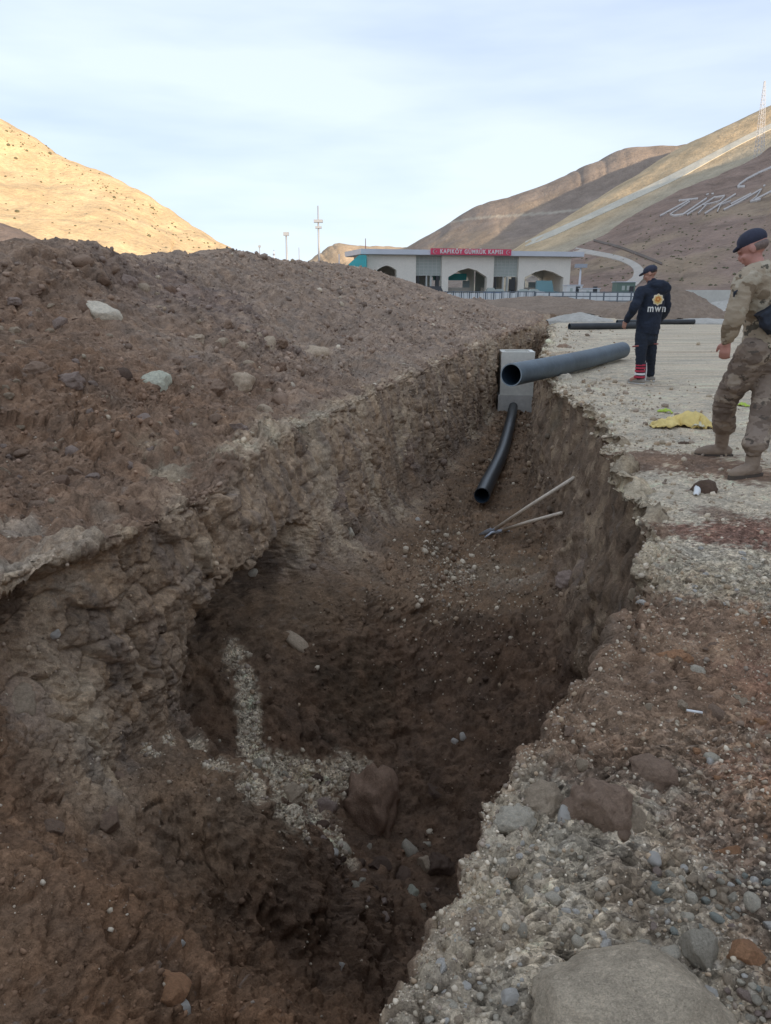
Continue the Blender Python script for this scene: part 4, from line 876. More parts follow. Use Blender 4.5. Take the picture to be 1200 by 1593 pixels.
M_wood = mat('bleached_wood', (.70, .60, .48), .7, noise=[(12, .15)])
M_steel = mat('dull_steel', (.50, .53, .58), .45, metal=.15, noise=[(10, .2)])
def tool(name, p0, p1, r_, label, cat, head):
    r_ *= 1.3
    p0 = Vector(p0); p1 = Vector(p1); e = empty(name, p0); dv_ = p1 - p0
    bm = bmesh.new(); tube(bm, [dv_ * .08, dv_ * .5 + Vector((0, 0, .01)), dv_], [r_ * 1.1, r_, r_ * .95], 10); bm_obj('handle', bm, M_wood, e, smooth=True)
    d_ = dv_.normalized(); up = Vector((0, 0, 1)); s_ = d_.cross(up).normalized(); u2 = s_.cross(d_)
    if head == 'shovel':
        bm = bmesh.new(); rows = []
        prof = [(0.10, .035), (.03, .105), (-.05, .125), (-.13, .12), (-.20, .085), (-.25, .02)]
        for t_, w_ in prof:
            rows.append([[bm.verts.new(d_ * t_ + s_ * (w_ * q) + u2 * (.05 * q * q - .01 + .02 * (t_ + .1) + zz)) for q in (-1, -.5, 0, .5, 1)] for zz in (0, -.006)])
        for a_, b_ in zip(rows, rows[1:]):
            for L2 in (0, 1):
                for k in range(4): bm.faces.new((a_[L2][k], a_[L2][k+1], b_[L2][k+1], b_[L2][k]))
            for k in (0, 4): bm.faces.new((a_[0][k], b_[0][k], b_[1][k], a_[1][k]))
        bm_obj('blade', bm, M_steel, e, smooth=True)
        bm = bmesh.new(); tube(bm, [d_ * .05 + u2 * .0, d_ * .28], [.028, .021], 10); bm_obj('socket', bm, M_steel, e, smooth=True)
    else:
        bm = bmesh.new(); tube(bm, [s_ * -.24 - u2 * .05, s_ * -.12, Vector((0,0,0)), s_ * .12, s_ * .24 - u2 * .05], [.008, .018, .026, .018, .010], 8); bm_obj('pick_head', bm, M_steel, e, smooth=True)
    return tag(e, label, cat)
def on(px, py, up): l, n_ = hit(px, py); return l + Vector((0, 0, up))
q0 = on(762, 834, .05); q1 = on(893, 747, .03)
tool('shovel', q0, q1, .019, 'steel shovel with a long pale wooden handle leaning towards the right wall', 'shovel', 'shovel')
q0 = on(776, 832, .05); q1 = on(874, 805, .06)
tool('pickaxe', q0, q1, .017, 'pick with a pale wooden handle crossing under the shovel on the trench floor', 'pickaxe', 'pick')

# ---- litter on the gravel
M_yel = mat('yellow_cloth', (.74, .56, .20), .8, noise=[(8, .18)], bump=[(25, .01)])
def cloth(name, pts, widths, heights, m, label, cat, seed=0, nu=60, nv=16):
    Pn = hermite(np.arange(len(pts)), np.array([tuple(p) for p in pts]), np.linspace(0, len(pts) - 1, nu))
    Wd = np.interp(np.linspace(0, 1, nu), np.linspace(0, 1, len(widths)), widths); Hh = np.interp(np.linspace(0, 1, nu), np.linspace(0, 1, len(heights)), heights)
    vs = []
    for i in range(nu):
        t = Pn[min(i + 1, nu - 1)] - Pn[max(i - 1, 0)]; t /= np.linalg.norm(t) + 1e-9; s_ = np.array([-t[1], t[0], 0])
        for j in range(nv):
            q = j / (nv - 1) * 2 - 1
            vs.append(Pn[i] + s_ * Wd[i] * q + np.array([0, 0, Hh[i] * (1 - abs(q) ** 2.2)]))
    vs = np.array(vs, dtype=np.float32); nz_ = fbm(vs, 11, 4, .6, off=seed)
    vs[:, 2] += .030 * nz_ * (Hh.repeat(nv) > .015) + .016 * (1 - np.abs(fbm(vs, 16, 2, .5, off=seed + 2))) * (Hh.repeat(nv) > .015) + .006; vs[:, 0] += .02 * fbm(vs, 8, 3, .5, off=seed + 5); vs[:, 1] += .02 * fbm(vs, 8, 3, .5, off=seed + 9)
    a_ = (np.arange(nu - 1)[:, None] * nv + np.arange(nv - 1)[None, :]).ravel()
    o = mesh_obj(name, vs, np.stack([a_, a_ + 1, a_ + nv + 1, a_ + nv], 1), m, smooth=True)
    sm = o.modifiers.new('thickness', 'SOLIDIFY'); sm.thickness = .006
    return tag(o, label, cat)
def gp(px, py): l, n_ = hit(px, py); return (l.x, l.y, l.z)
cloth('cloth_sack', [gp(1012,665), gp(1030,664), gp(1050,662), gp(1070,663), gp(1090,664), gp(1104,668)], [.05, .14, .15, .09, .15, .16, .10, .03], [.01, .03, .05, .08, .14, .12, .08, .02], M_yel, 'crumpled yellow cloth sack lying on the gravel left of the soldier', 'sack', 3)
M_tape = mat('pale_sack', (.62, .57, .40), .8, noise=[(8, .1)])
cloth('paper_scrap', [gp(1083,668), gp(1090,664), gp(1098,660)], [.05, .07, .05], [.03, .06, .03], M_tape, 'pale crumpled scrap on the right end of the yellow sack', 'scrap', 9, 16, 10)
M_lime = mat('lime_wrapper', (.42, .55, .06), .5, noise=[(20, .15)])
cloth('wrapper', [gp(1022,641), gp(1034,642), gp(1046,644)], [.02, .035, .02], [.01, .03, .01], M_lime, 'lime green wrapper on the gravel beyond the yellow sack', 'wrapper', 12, 16, 8)
cloth('wrapper', [gp(1146,631), gp(1156,632), gp(1168,633)], [.02, .035, .02], [.01, .02, .01], M_lime, 'lime green wrapper seen between the legs of the soldier', 'wrapper', 15, 16, 8)
M_white = mat('white_paper', (.72, .72, .70), .7)
cloth('paper_scrap', [gp(1083,772), gp(1085,766), gp(1087,760)], [.012, .02, .012], [.01, .02, .01], M_white, 'white scrap tucked against the dark round clod', 'scrap', 18, 12, 6)
l, n_ = hit(1080, 1112); bm = bmesh.new(); tube(bm, [Vector((-.026, .003, .012)), Vector((.026, -.003, .006))], .0042, 10)
o = bm_obj('cigarette', bm, M_white, None, smooth=True); o.location = l + Vector((0, 0, .004)); tag(o, 'white cigarette lying on the reddish earth bank', 'cigarette')

# ================================================================ MOUNDS, WALLS AND FENCE BEHIND
def mound(name, x, y, rx, ry, h, m, label, seed, n=56, cat='heap', pk=1.3, sc=1.2):
    g = np.linspace(-1, 1, n); gx_, gy_ = np.meshgrid(g, g); r_ = np.hypot(gx_, gy_)
    v = np.stack([gx_.ravel() * rx, gy_.ravel() * ry, np.zeros(n * n)], 1).astype(np.float32)
    nz_ = fbm(v, sc, 4, .5, off=seed); rr_ = r_.ravel() * (1 + .18 * fbm(v, .5 * sc, 2, .5, off=seed + 9))
    v[:, 2] = h * np.clip(1 - rr_, 0, None) ** pk * (1 + .0 * nz_) + .09 * h * nz_ * (rr_ < .95) + .05 * h * fbm(v, sc * 4, 3, .6, off=seed + 3) * (rr_ < .98) - .12 * (rr_ > .98)
    a_ = (np.arange(n - 1)[:, None] * n + np.arange(n - 1)[None, :]).ravel()
    o = mesh_obj(name, v, np.stack([a_, a_ + 1, a_ + n + 1, a_ + n], 1), m, smooth=True); o.location = (x, y, .02)
    return tag(o, label, cat)
M_mb = mat('mound_brown', (.27, .205, .155), .95, noise=[(1, .15), (6, .18)], bump=[(8, .05)], spec=.1)
M_mp = mat('mound_pale', (.46, .43, .38), .95, noise=[(1, .12), (6, .15)], bump=[(8, .05)], spec=.1)
mound('earth_mound', P(1040,470,39).x, 39, 3.3, 3.2, 1.70, M_mb, 'steep brown earth mound right of the man in the navy jacket', 1, pk=1.0)
mound('earth_mound', P(905,470,46).x, 46, 5.5, 3.4, .75, M_mb, 'low brown earth mound left of the man in the navy jacket', 2, pk=.8)
mound('earth_mound', P(840,470,62).x, 62, 9, 4, .9, M_mb, 'long low brown mound in front of the railing', 3, pk=.8)
mound('gravel_heap', P(908,495,34).x, 34.5, 1.5, 1.2, .40, M_mp, 'small pale gravel heap beyond the left black pipe', 4, pk=.8)
mound('gravel_heap', P(1135,480,43).x, 43, 4.5, 3.2, .85, M_mp, 'pale gravel heap in front of the concrete wall', 5, pk=.9)
mound('gravel_heap', P(1095,505,33).x, 33, 2.6, 1.4, .20, M_mp, 'flat pale gravel spread at the end of the right black pipe', 6, pk=.7)
mound('gravel_heap', P(1200,480,40).x, 40, 4.5, 3.2, .7, M_mp, 'pale gravel heap behind the soldier', 7, pk=.9)
M_wallc = mat('concrete_wall_paint', (.58, .57, .52), .85, noise=[(.6, .08), (4, .06)])
a_ = P(1055,475,62); b_ = P(1330,475,66)
cw = boxo('concrete_wall', ((a_.x + b_.x) / 2, 64, .62), ((b_ - a_).length, .4, 1.45), M_wallc, rz=math.atan2(4, b_.x - a_.x)); tag(cw, 'plain pale concrete wall behind the brown mound', 'wall')
M_lowc = mat('pale_barrier', (.66, .68, .68), .8, noise=[(.5, .08)])
lw_ = empty('low_wall', P(820, 462, 93) * 1.0); lw_.location.z = 0; tag(lw_, 'long low pale concrete wall behind the metal railing', 'wall')
x0 = P(640,462,93).x; x1 = P(1010,462,93).x; nb = 18
for i in range(nb):
    w_ = (x1 - x0) / nb; o = boxo('panel', (x0 + (i + .5) * w_ - lw_.location.x, 0, .5), (w_ - .04, .25, .93 + .02 * (i % 2)), M_lowc, lw_)
M_iron = mat('grey_painted_iron', (.14, .165, .19), .5)
def railing(name, xa, xb, Y, h, np_, rails, bal, label, tall=False):
    e = empty(name, ((xa + xb) / 2, Y, 0)); tag(e, label, 'fence'); w_ = xb - xa
    for i in range(np_ + 1):
        boxo('post', (-w_ / 2 + w_ * i / np_, 0, (h + .05) / 2), (.15, .12, h + .05), M_iron, e)
    for r_ in rails: boxo('rail', (0, -.06, r_), (w_, .06, .10), M_iron, e)
    if bal:
        bm = bmesh.new(); nb_ = int(w_ / bal)
        for i in range(nb_): box(bm, Vector((-w_ / 2 + (i + .5) * w_ / nb_, .05, h * .5)), (.05, .05, h * .9))
        stuff(bm_obj('balusters', bm, M_iron, e))
    return e
railing('railing', P(655,465,88).x, P(831,465,88).x, 88, 1.15, 14, (.2, 1.12), .45, 'dark grey railing with upright bars ending at the thick post')
railing('railing', P(833,465,88).x, P(1003,465,88).x, 88, 1.1, 8, (.12, .62, 1.08), 0, 'open grey railing of two rails left of the man in the navy jacket')

# ================================================================ BORDER BUILDING
M_stonew = mat('beige_stone_cladding', (.78, .74, .66), .8, noise=[(.5, .05), (3, .06)])
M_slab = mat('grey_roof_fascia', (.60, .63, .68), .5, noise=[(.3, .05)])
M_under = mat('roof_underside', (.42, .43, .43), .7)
M_glass = mat('curtain_glass', (.42, .47, .44), .12, spec=.6)
M_mull = mat('pale_mullion', (.50, .52, .50), .5)
M_dark = mat('dark_opening', (.045, .05, .055), .4)
M_teal = mat('turquoise_sheet', (.06, .42, .44), .5, noise=[(.6, .12)])
bl = P(560, 450, 172); br = P(901, 450, 187); bl.z = br.z = 0
Lb = (br - bl).length; ang = math.atan2(br.y - bl.y, br.x - bl.x)
bd = empty('customs_building', bl, ang); tag(bd, 'long beige customs building with pointed portals under a flat grey roof', 'building')
def lx(px):                       # distance along the facade of a photo column
    t0, t1 = 0., 1.
    for _ in range(40):
        t = (t0 + t1) / 2; q = bl.lerp(br, t); pxx = 600 + FPX * q.x / (q.y * math.cos(PITCH) + CAM_H * math.sin(PITCH))
        if pxx < px: t0 = t
        else: t1 = t
    return t * Lb
ZT = P(600, 388, 174).z; ZB = P(600, 396, 174).z; DP = 13.0
def prism(name, poly, y0, y1, m, parent, bmx=None):
    bm = bmx or bmesh.new(); fr = [bm.verts.new((x, y0, z)) for x, z in poly]; bk_ = [bm.verts.new((x, y1, z)) for x, z in poly]
    f1_ = bm.faces.new(fr); f2_ = bm.faces.new(list(reversed(bk_)))
    for i in range(len(poly)):
        j = (i + 1) % len(poly); bm.faces.new((fr[j], fr[i], bk_[i], bk_[j]))
    bmesh.ops.triangulate(bm, faces=[f1_, f2_])
    if bmx: return None
    bmesh.ops.recalc_face_normals(bm, faces=bm.faces); return bm_obj(name, bm, m, parent)
xL, xR = lx(572), lx(885)
boxo('roof', (Lb / 2, DP / 2, (ZT + ZB) / 2), (Lb, DP + 2.6, ZT - ZB), M_slab, bd)
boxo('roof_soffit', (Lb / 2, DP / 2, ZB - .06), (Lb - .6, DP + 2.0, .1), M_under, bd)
def zpx(py, Y=179): return max(P(700, py, Y).z, .0)
zb = 0
def portal(pa, pb, oa, ob, apex, ash, apx, y0, y1):
    a_, b_, c_, d_ = lx(pa), lx(pb), lx(oa), lx(ob)
    if c_ is None: pass
    sh = zpx(ash); mid = lx(apx); zt = ZB - .12
    arc = [(c_, sh), (c_ + (mid - c_) * .55, sh + (zpx(apex) - sh) * .72), (mid, zpx(apex)), (d_ - (d_ - mid) * .55, sh + (zpx(apex) - sh) * .72), (d_, sh)]
    bm = bmesh.new(); cells = [[(a_, 0), (c_, 0), (c_, zt), (a_, zt)], [(d_, 0), (b_, 0), (b_, zt), (d_, zt)]] + [[p, q, (q[0], zt), (p[0], zt)] for p, q in zip(arc, arc[1:])]
    for cl in cells: prism('', cl, y0, y1, None, None, bm)
    bmesh.ops.recalc_face_normals(bm, faces=bm.faces); bm_obj('portal', bm, M_stonew, bd)
for y0, y1 in ((0, 1.4), (DP - 1.4, DP)):
    portal(687, 767, 697, 757, 417, 431, 728, y0, y1)
    portal(805, 885, 815, 875, 419, 431, 845, y0, y1)
portal(572, 647, 587, 617, 414, 421, 602, 0, 1.4)
boxo('back_wall', ((lx(572) + lx(647)) / 2, DP - 1, (ZB - .12) / 2), (lx(647) - lx(572), 1.2, ZB - .12), M_stonew, bd)
def glazed(pa, pb, zlow):
    a_, b_ = lx(pa) + .03, lx(pb) - .03
    boxo('curtain_wall', ((a_ + b_) / 2, .9, (ZB - .14 + zlow) / 2), (b_ - a_, .2, ZB - .14 - zlow), M_glass, bd)
    bm = bmesh.new(); n_x = 6; n_z = 6
    for i in range(n_x + 1): box(bm, Vector((a_ + .06 + (b_ - a_ - .12) * i / n_x, .76, (ZB - .14 + zlow) / 2)), (.14, .07, ZB - .14 - zlow))
    for j in range(n_z + 1): box(bm, Vector(((a_ + b_) / 2, .74, zlow + .06 + (ZB - .26 - zlow) * j / n_z)), (b_ - a_, .06, .12))
    stuff(bm_obj('mullions', bm, M_mull, bd))
    boxo('back_screen', ((a_ + b_) / 2, DP - 2, (ZB - .14) / 2), (b_ - a_, .2, ZB - .14), M_glass, bd)
    for t, w_ in ((.12, .5), (.45, .3), (.62, .35), (.88, .8)): boxo('gate_pier', (a_ + (b_ - a_) * t, 1.0, zlow / 2 - .04), (w_, .5, zlow - .1), M_dark if w_ > .4 else M_mull, bd)
glazed(647, 687, zpx(429)); glazed(767, 805, zpx(430))
for xx in (lx(572) + .6, lx(885) - .6): boxo('side_wall', (xx, DP / 2, (ZB - .12) / 2), (1.2, DP - 3, ZB - .12), M_stonew, bd)
for pa, pb, py in ((699, 752, 441), (770, 803, 440), (818, 872, 447)):
    boxo('inner_counter', ((lx(pa) + lx(pb)) / 2, DP - 5, .9), (lx(pb) - lx(pa), 1.2, 1.8), M_stonew, bd)
boxo('inner_canopy', ((lx(697) + lx(744)) / 2, DP - 4, zpx(430)), (lx(744) - lx(697), 3, 1.5), M_teal, bd)
M_pane = mat('blue_tinted_pane', (.42, .52, .56), .2, spec=.5)
for pa, pb, py in ((820, 846, 436), (852, 872, 438), (745, 756, 436), (590, 616, 428)):
    boxo('screen', ((lx(pa) + lx(pb)) / 2, DP - 2.6, zpx(py) / 2), (lx(pb) - lx(pa), .15, zpx(py)), M_pane, bd)
boxo('door_panel', (lx(797), .4, zpx(443) * .5 + 1.2), (1.6, .2, 2.6), M_dark, bd)
# sign
M_red = mat('red_sign', (.66, .07, .14), .5); M_signw = mat('sign_letters', (.75, .72, .72), .5)
sg = empty('roof_sign', (0, 0, 0)); sg.parent = bd
sg.name = 'sign'; x0, x1 = lx(666), lx(788); sz0, sz1 = ZB + .05, ZT + .30
board = boxo('board', ((x0 + x1) / 2, -1.47, (sz0 + sz1) / 2), (x1 - x0, .3, sz1 - sz0), M_red, sg)
def text_mesh(txt, size, m, parent, ext=.05, name='lettering', bold=.02):
    cu = bpy.data.curves.new('txt', 'FONT'); cu.body = txt; cu.size = size; cu.extrude = ext; cu.offset = bold; cu.align_x = 'CENTER'; cu.align_y = 'CENTER'; cu.space_character = 1.22
    t = bpy.data.objects.new('t', cu); COL.objects.link(t); bpy.context.view_layer.update()
    me = bpy.data.meshes.new_from_object(t.evaluated_get(bpy.context.evaluated_depsgraph_get())); bpy.data.objects.remove(t)
    me.materials.clear(); me.materials.append(m); return link(bpy.data.objects.new(name, me), parent)
tm = text_mesh('KAPIKÖY GÜMRÜK KAPISI', 1.25, M_signw, sg, bold=.035); tm.location = ((x0 + x1) / 2, -1.67, (sz0 + sz1) / 2); tm.rotation_euler = (R(90), 0, 0)
wd_ = tm.dimensions.x; tm.scale = ((x1 - x0) * .78 / wd_, 1.0, 1.0)
for s_ in (-1, 1):
    bm = bmesh.new(); n = 20; cx_ = (x0 + x1) / 2 + s_ * (x1 - x0) * .455; cz_ = (sz0 + sz1) / 2; ou = []; inn = []
    for k in range(n + 1):
        an = R(50) + (R(310) - R(50)) * k / n; ou.append((cx_ + .45 * math.cos(an), cz_ + .45 * math.sin(an))); inn.append((cx_ + .12 + .36 * math.cos(an), cz_ + .36 * math.sin(an)))
    vo = [bm.verts.new((x, -1.66, z)) for x, z in ou]; vi = [bm.verts.new((x, -1.66, z)) for x, z in inn]
    for k in range(n): bm.faces.new((vo[k], vo[k+1], vi[k+1], vi[k]))
    q = []
    for k in range(10):
        r_ = .2 if k % 2 == 0 else .08; an = math.pi * k / 5; q.append(bm.verts.new((cx_ + .38 + r_ * math.cos(an), -1.66, cz_ + r_ * math.sin(an))))
    bm.faces.new(q); bmesh.ops.solidify(bm, geom=bm.faces[:], thickness=.04)
    bm_obj('crescent_emblem', bm, M_signw, sg)
# canopies, cabins, posts around it
def canopy(name, pa, pb, Y, zlo, zhi, dep, m, label):
    a_, b_ = P(pa, 450, Y).x, P(pb, 450, Y).x; e = empty(name, ((a_ + b_) / 2, Y, 0)); w_ = (b_ - a_) / 2
    prism('sheet', [(-w_, zlo), (w_, zlo + .2), (w_, zhi), (w_ * .3, zhi), (-w_, zlo + .3)], -dep, dep, m, e)
    for sx in (-1, 1):
        for sy in (-1, 1): boxo('post', (sx * w_ * .9, sy * dep * .9, zlo / 2), (.18, .18, zlo), M_mull, e)
    return tag(e, label, 'canopy')
canopy('canopy', 540, 571, 168, P(550,418,168).z, P(550,398,168).z, 4, M_teal, 'turquoise canopy at the left end of the customs building')
M_cab = mat('white_cabin', (.66, .67, .66), .6, noise=[(1, .05)])
def cabin(pa, pb, Y, h, m, label, name='cabin', dep=3.0, door=.72, wins=(.25, .5)):
    a_, b_ = P(pa, 450, Y).x, P(pb, 450, Y).x; w_ = b_ - a_; e = empty(name, ((a_ + b_) / 2, Y, 0))
    boxo('wall', (0, 0, h / 2), (w_, dep, h), m, e); boxo('roof', (0, 0, h + .06), (w_ + .3, dep + .3, .12), M_slab, e)
    boxo('door', (-w_ / 2 + w_ * door, -dep / 2 - .02, .95), (.8, .06, 1.9), M_dark, e)
    for t in wins: boxo('window', (-w_ / 2 + w_ * t, -dep / 2 - .02, h * .62), (w_ * .16, .06, h * .3), M_glass, e)
    return tag(e, label, 'cabin')
cabin(879, 903, 150, 2.1, M_cab, 'white cabin at the right end of the customs building', wins=(.3,))
cabin(904, 930, 146, 1.5, M_cab, 'low white cabin behind the open railing', wins=(.3,))
M_grn = mat('green_booth_paint', (.13, .19, .16), .6)
cabin(956, 984, 140, 2.6, M_grn, 'dark green booth below the winding hill road', name='booth', door=.8, wins=(.35, .62))
M_car = {'white': mat('car_white', (.62, .64, .66), .35, coat=.4), 'dark': mat('car_dark', (.05, .055, .065), .35, coat=.4), 'blue': mat('car_blue', (.10, .17, .30), .35, coat=.4), 'teal': mat('car_teal', (.16, .30, .33), .4, coat=.3)}
M_tyre = mat('tyre', (.025, .025, .025), .8)
def car(px, Y, col, label, Lc=4.3, H=1.45, name='parked_car', cat='car', van=False, rz=0):
    e = empty(name, (P(px, 450, Y).x, Y, 0), rz); h2 = Lc / 2
    body = [(-h2, .35), (h2, .35), (h2, .8), (h2 * .92, .92), (h2 * .5, .98), (-h2 * .9, .98), (-h2, .85)]
    if van: cabp = [(-h2 * .98, .97), (h2 * .55, .97), (h2 * .35, H), (-h2 * .95, H)]
    else: cabp = [(-h2 * .75, .97), (h2 * .45, .97), (h2 * .15, H), (-h2 * .5, H)]
    prism('body', body, -.85, .85, M_car[col], e); prism('cab', cabp, -.75, .75, M_glass if not van else M_car[col], e)
    for sx in (-.6, .6):
        for sy in (-.78, .78):
            bm = bmesh.new(); tube(bm, [Vector((sx * h2, sy - .1, .33)), Vector((sx * h2, sy + .1, .33))], .33, 14); bm_obj('wheel', bm, M_tyre, e)
    return tag(e, label, cat)
car(679, 160, 'dark', 'dark van parked before the left glazed bay of the building', 5.0, 2.0, 'parked_van', 'van', True)
car(766, 163, 'blue', 'blue car at the foot of the middle portal', 3.6, 1.7)
car(779, 165, 'white', 'white car right of the blue one under the right glazed bay', 3.6)
car(817, 160, 'white', 'white car at the left jamb of the right portal', 3.8)
car(833, 168, 'white', 'white car inside the right portal', 4.0)
car(851, 170, 'teal', 'teal grey lorry inside the right portal', 5.0, 3.2, 'parked_lorry', 'lorry', True)
M_pole = mat('galvanised_pole', (.36, .38, .42), .5, metal=.2); M_lat = mat('lattice_white', (.60, .60, .62), .6); M_rust_ = mat('red_mast', (.28, .08, .07), .6)
def pole(px, pt, pb, Y, r_, label, head=None, m=None, name='light_mast', cat='mast'):
    b_ = P(px, pb, Y); t = P(px, pt, Y); e = empty(name, (b_.x, Y, 0)); m = m or M_pole
    bm = bmesh.new(); tube(bm, [Vector((0, 0, max(0, 0))), Vector((0, 0, t.z * .5)), Vector((0, 0, t.z))], [r_ * 1.3, r_, r_ * .6], 10); bm_obj('pole', bm, m, e, smooth=True)
    for zz, s_ in (head or []):
        o = boxo('lamp_head', (0, 0, t.z * zz), s_, M_pole, e)
    return tag(e, label, cat)
pole(497, 320, 408, 235, .32, 'tallest slim mast with two head rings rising left of the building', [(.83, (2.6, 1.6, .8)), (.76, (1.8, 1.4, .6))])
pole(447, 362, 408, 235, .34, 'second tallest mast, with one square head, left of the tallest', [(.98, (1.6, 1.2, 1.0))])
pole(405, 381, 408, 260, .22, 'thin short mast standing farthest left', [(.97, (.8, .6, .6))])
pole(466, 385, 408, 260, .18, 'thin short mast between the two tall ones', [])
pole(427, 389, 408, 260, .18, 'shortest whitish mast left of the square headed one', [(.9, (.7, .5, .5))], M_lat)
pole(528, 395, 412, 200, .2, 'short pale post under the sunny distant hill', [], M_lat)
pole(569, 371, 388, 176, .12, 'short red mast on the left end of the roof', [], M_rust_)
pole(901, 412, 456, 150, .22, 'white lamp post with a square head by the right end of the building', [(.97, (2.2, 1.0, .7))], M_lat, 'lamp_post', 'lamp post')
# lattice tower on the hill
tb = hh(bvh_near, 1181, 241) or P(1181, 241, 415)
tt = P(1190, 126, tb.y); e = empty('lattice_tower', tb); tag(e, 'tall thin white lattice tower standing on the hill at the right', 'tower')
ax = tt - tb
def at_(t, k): w_ = 1.5 * (1 - t) ** .8 + .25; return ax * t + Vector((w_ * (1, -1, -1, 1)[k], w_ * (1, 1, -1, -1)[k], -1.5 if t == 0 else 0))
for k in range(4):
    bm = bmesh.new(); tube(bm, [at_(t, k) for t in np.linspace(0, 1, 8)], .10, 5); bm_obj('leg', bm, M_lat, e)
bm = bmesh.new()
for i in range(16):
    t0, t1 = i / 16, (i + 1) / 16
    for k in range(4):
        tube(bm, [at_(t0, k), at_(t1, (k + 1) % 4)], .07, 4); tube(bm, [at_(t1, k), at_(t1, (k + 1) % 4)], .06, 4)
stuff(bm_obj('bracing', bm, M_lat, e))

# ================================================================ PEOPLE
def ell(bm, c_, r_, rot=None, sub=3):
    q = bmesh.ops.create_icosphere(bm, subdivisions=sub, radius=1.0)
    M = Matrix.Translation(c_) @ (rot.to_4x4() if rot else Matrix.Identity(4)) @ Matrix.Diagonal((*r_, 1))
    bmesh.ops.transform(bm, matrix=M, verts=q['verts'])
def limb(bm, pts, n=14, flat=None, cap=True):
    """Smooth tapered limb through [(point, radius), ...] with rounded ends."""
    a_ = np.array([[*p, r_] for p, r_ in pts]); k = max(8, 5 * len(pts))
    q = hermite(np.arange(len(a_)), a_, np.linspace(0, len(a_) - 1, k))
    tube(bm, [Vector(x[:3]) for x in q], [float(x[3]) for x in q], n, flat=flat)
    if cap:
        for e_ in (0, -1):
            if flat is None: ell(bm, Vector(q[e_][:3]), (q[e_][3] * .99,) * 3, sub=2)
def remeshed(name, bm, voxel, m, parent, smooth=2, wr=None, org=None):
    me = bpy.data.meshes.new('t'); bm.to_mesh(me); bm.free(); t = bpy.data.objects.new('t', me); COL.objects.link(t)
    md = t.modifiers.new('r', 'REMESH'); md.mode = 'VOXEL'; md.voxel_size = voxel
    if smooth: sm = t.modifiers.new('s', 'SMOOTH'); sm.iterations = smooth; sm.factor = .5
    bpy.context.view_layer.update()
    me2 = bpy.data.meshes.new_from_object(t.evaluated_get(bpy.context.evaluated_depsgraph_get())); bpy.data.objects.remove(t)
    n = len(me2.vertices)
    if wr:
        co = np.empty(n * 3, dtype=np.float32); me2.vertices.foreach_get('co', co); co = co.reshape(-1, 3)
        no = np.empty(n * 3, dtype=np.float32); me2.vertices.foreach_get('normal', no); no = no.reshape(-1, 3)
        for fr, am, st_ in wr:
            w_ = 1 - np.abs(fbm(co * np.array(st_, dtype=np.float32), fr, 3, .5, off=len(name)))
            co = co + no * (am * (w_ - .75))[:, None].astype(np.float32)
        me2.vertices.foreach_set('co', co.ravel())
    me2.materials.clear(); me2.materials.append(m); me2.polygons.foreach_set('use_smooth', np.ones(len(me2.polygons), dtype=bool)); me2.update()
    o = link(bpy.data.objects.new(name, me2), parent); return o
def hand(bm, wrist, tip, back, thumb, s=1.0, curl=.5):
    """Palm and five bent fingers; back = direction of the back of the hand, thumb = side the thumb leaves from."""
    d_ = (tip - wrist).normalized(); th = (thumb - d_ * thumb.dot(d_)).normalized(); bk2 = (back - d_ * back.dot(d_)); bk2 = (bk2 - th * bk2.dot(th)).normalized()
    limb(bm, [(wrist - d_ * .03 * s, .026 * s), (wrist + d_ * .02 * s, .027 * s)], 10)
    for k, o_ in enumerate((-.028, -.010, .009, .027)):
        limb(bm, [(wrist + th * o_ * .6 * s + d_ * .01 * s, .015 * s), (wrist + th * o_ * s + d_ * .085 * s, .0135 * s)], 8)
    for k, (o_, L_) in enumerate(((-.031, .060), (-.011, .076), (.010, .082), (.030, .072))):
        a0 = wrist + th * o_ * s + d_ * .085 * s; pd = d_; p_ = a0; pts_ = [(a0, .0105 * s)]
        for j in range(3):
            an = curl * (j + .6) * .62; dd_ = d_ * math.cos(an) - bk2 * math.sin(an)
            p_ = p_ + dd_ * L_ * s * (.42, .32, .26)[j]; pts_.append((p_, (.0098, .009, .0078)[j] * s))
        limb(bm, pts_, 8)
    t0 = wrist + th * .018 * s + d_ * .02 * s
    limb(bm, [(t0, .014 * s), (t0 + (d_ * .6 + th * .75).normalized() * .04 * s - bk2 * .008 * s, .012 * s), (t0 + (d_ * .9 + th * .6).normalized() * .075 * s - bk2 * .022 * s, .010 * s)], 8)
def head(bm, c_, f_, s=1.0):
    """Head with jaw, nose, ears and brow, facing f_."""
    f_ = f_.normalized(); up = Vector((0, 0, 1)); l_ = up.cross(f_).normalized(); u_ = f_.cross(l_)
    rot = Matrix((l_, f_, u_)).transposed()
    def q(x, y, z): return c_ + l_ * x * s + f_ * y * s + u_ * z * s
    ell(bm, q(0, -.01, .035), (.076*s, .096*s, .088*s), rot); ell(bm, q(0, .022, -.045), (.058*s, .068*s, .070*s), rot); ell(bm, q(0, .055, -.088), (.030*s, .030*s, .024*s), rot)
    ell(bm, q(0, .094, -.022), (.014*s, .022*s, .026*s), rot); ell(bm, q(0, .086, .022), (.050*s, .016*s, .012*s), rot)
    for sx in (-1, 1):
        ell(bm, q(sx * .078, -.012, -.008), (.010*s, .020*s, .032*s), rot); ell(bm, q(sx * .040, .066, -.028), (.020*s, .018*s, .018*s), rot)
    ell(bm, q(0, .085, -.058), (.026*s, .014*s, .010*s), rot)
    return q, rot
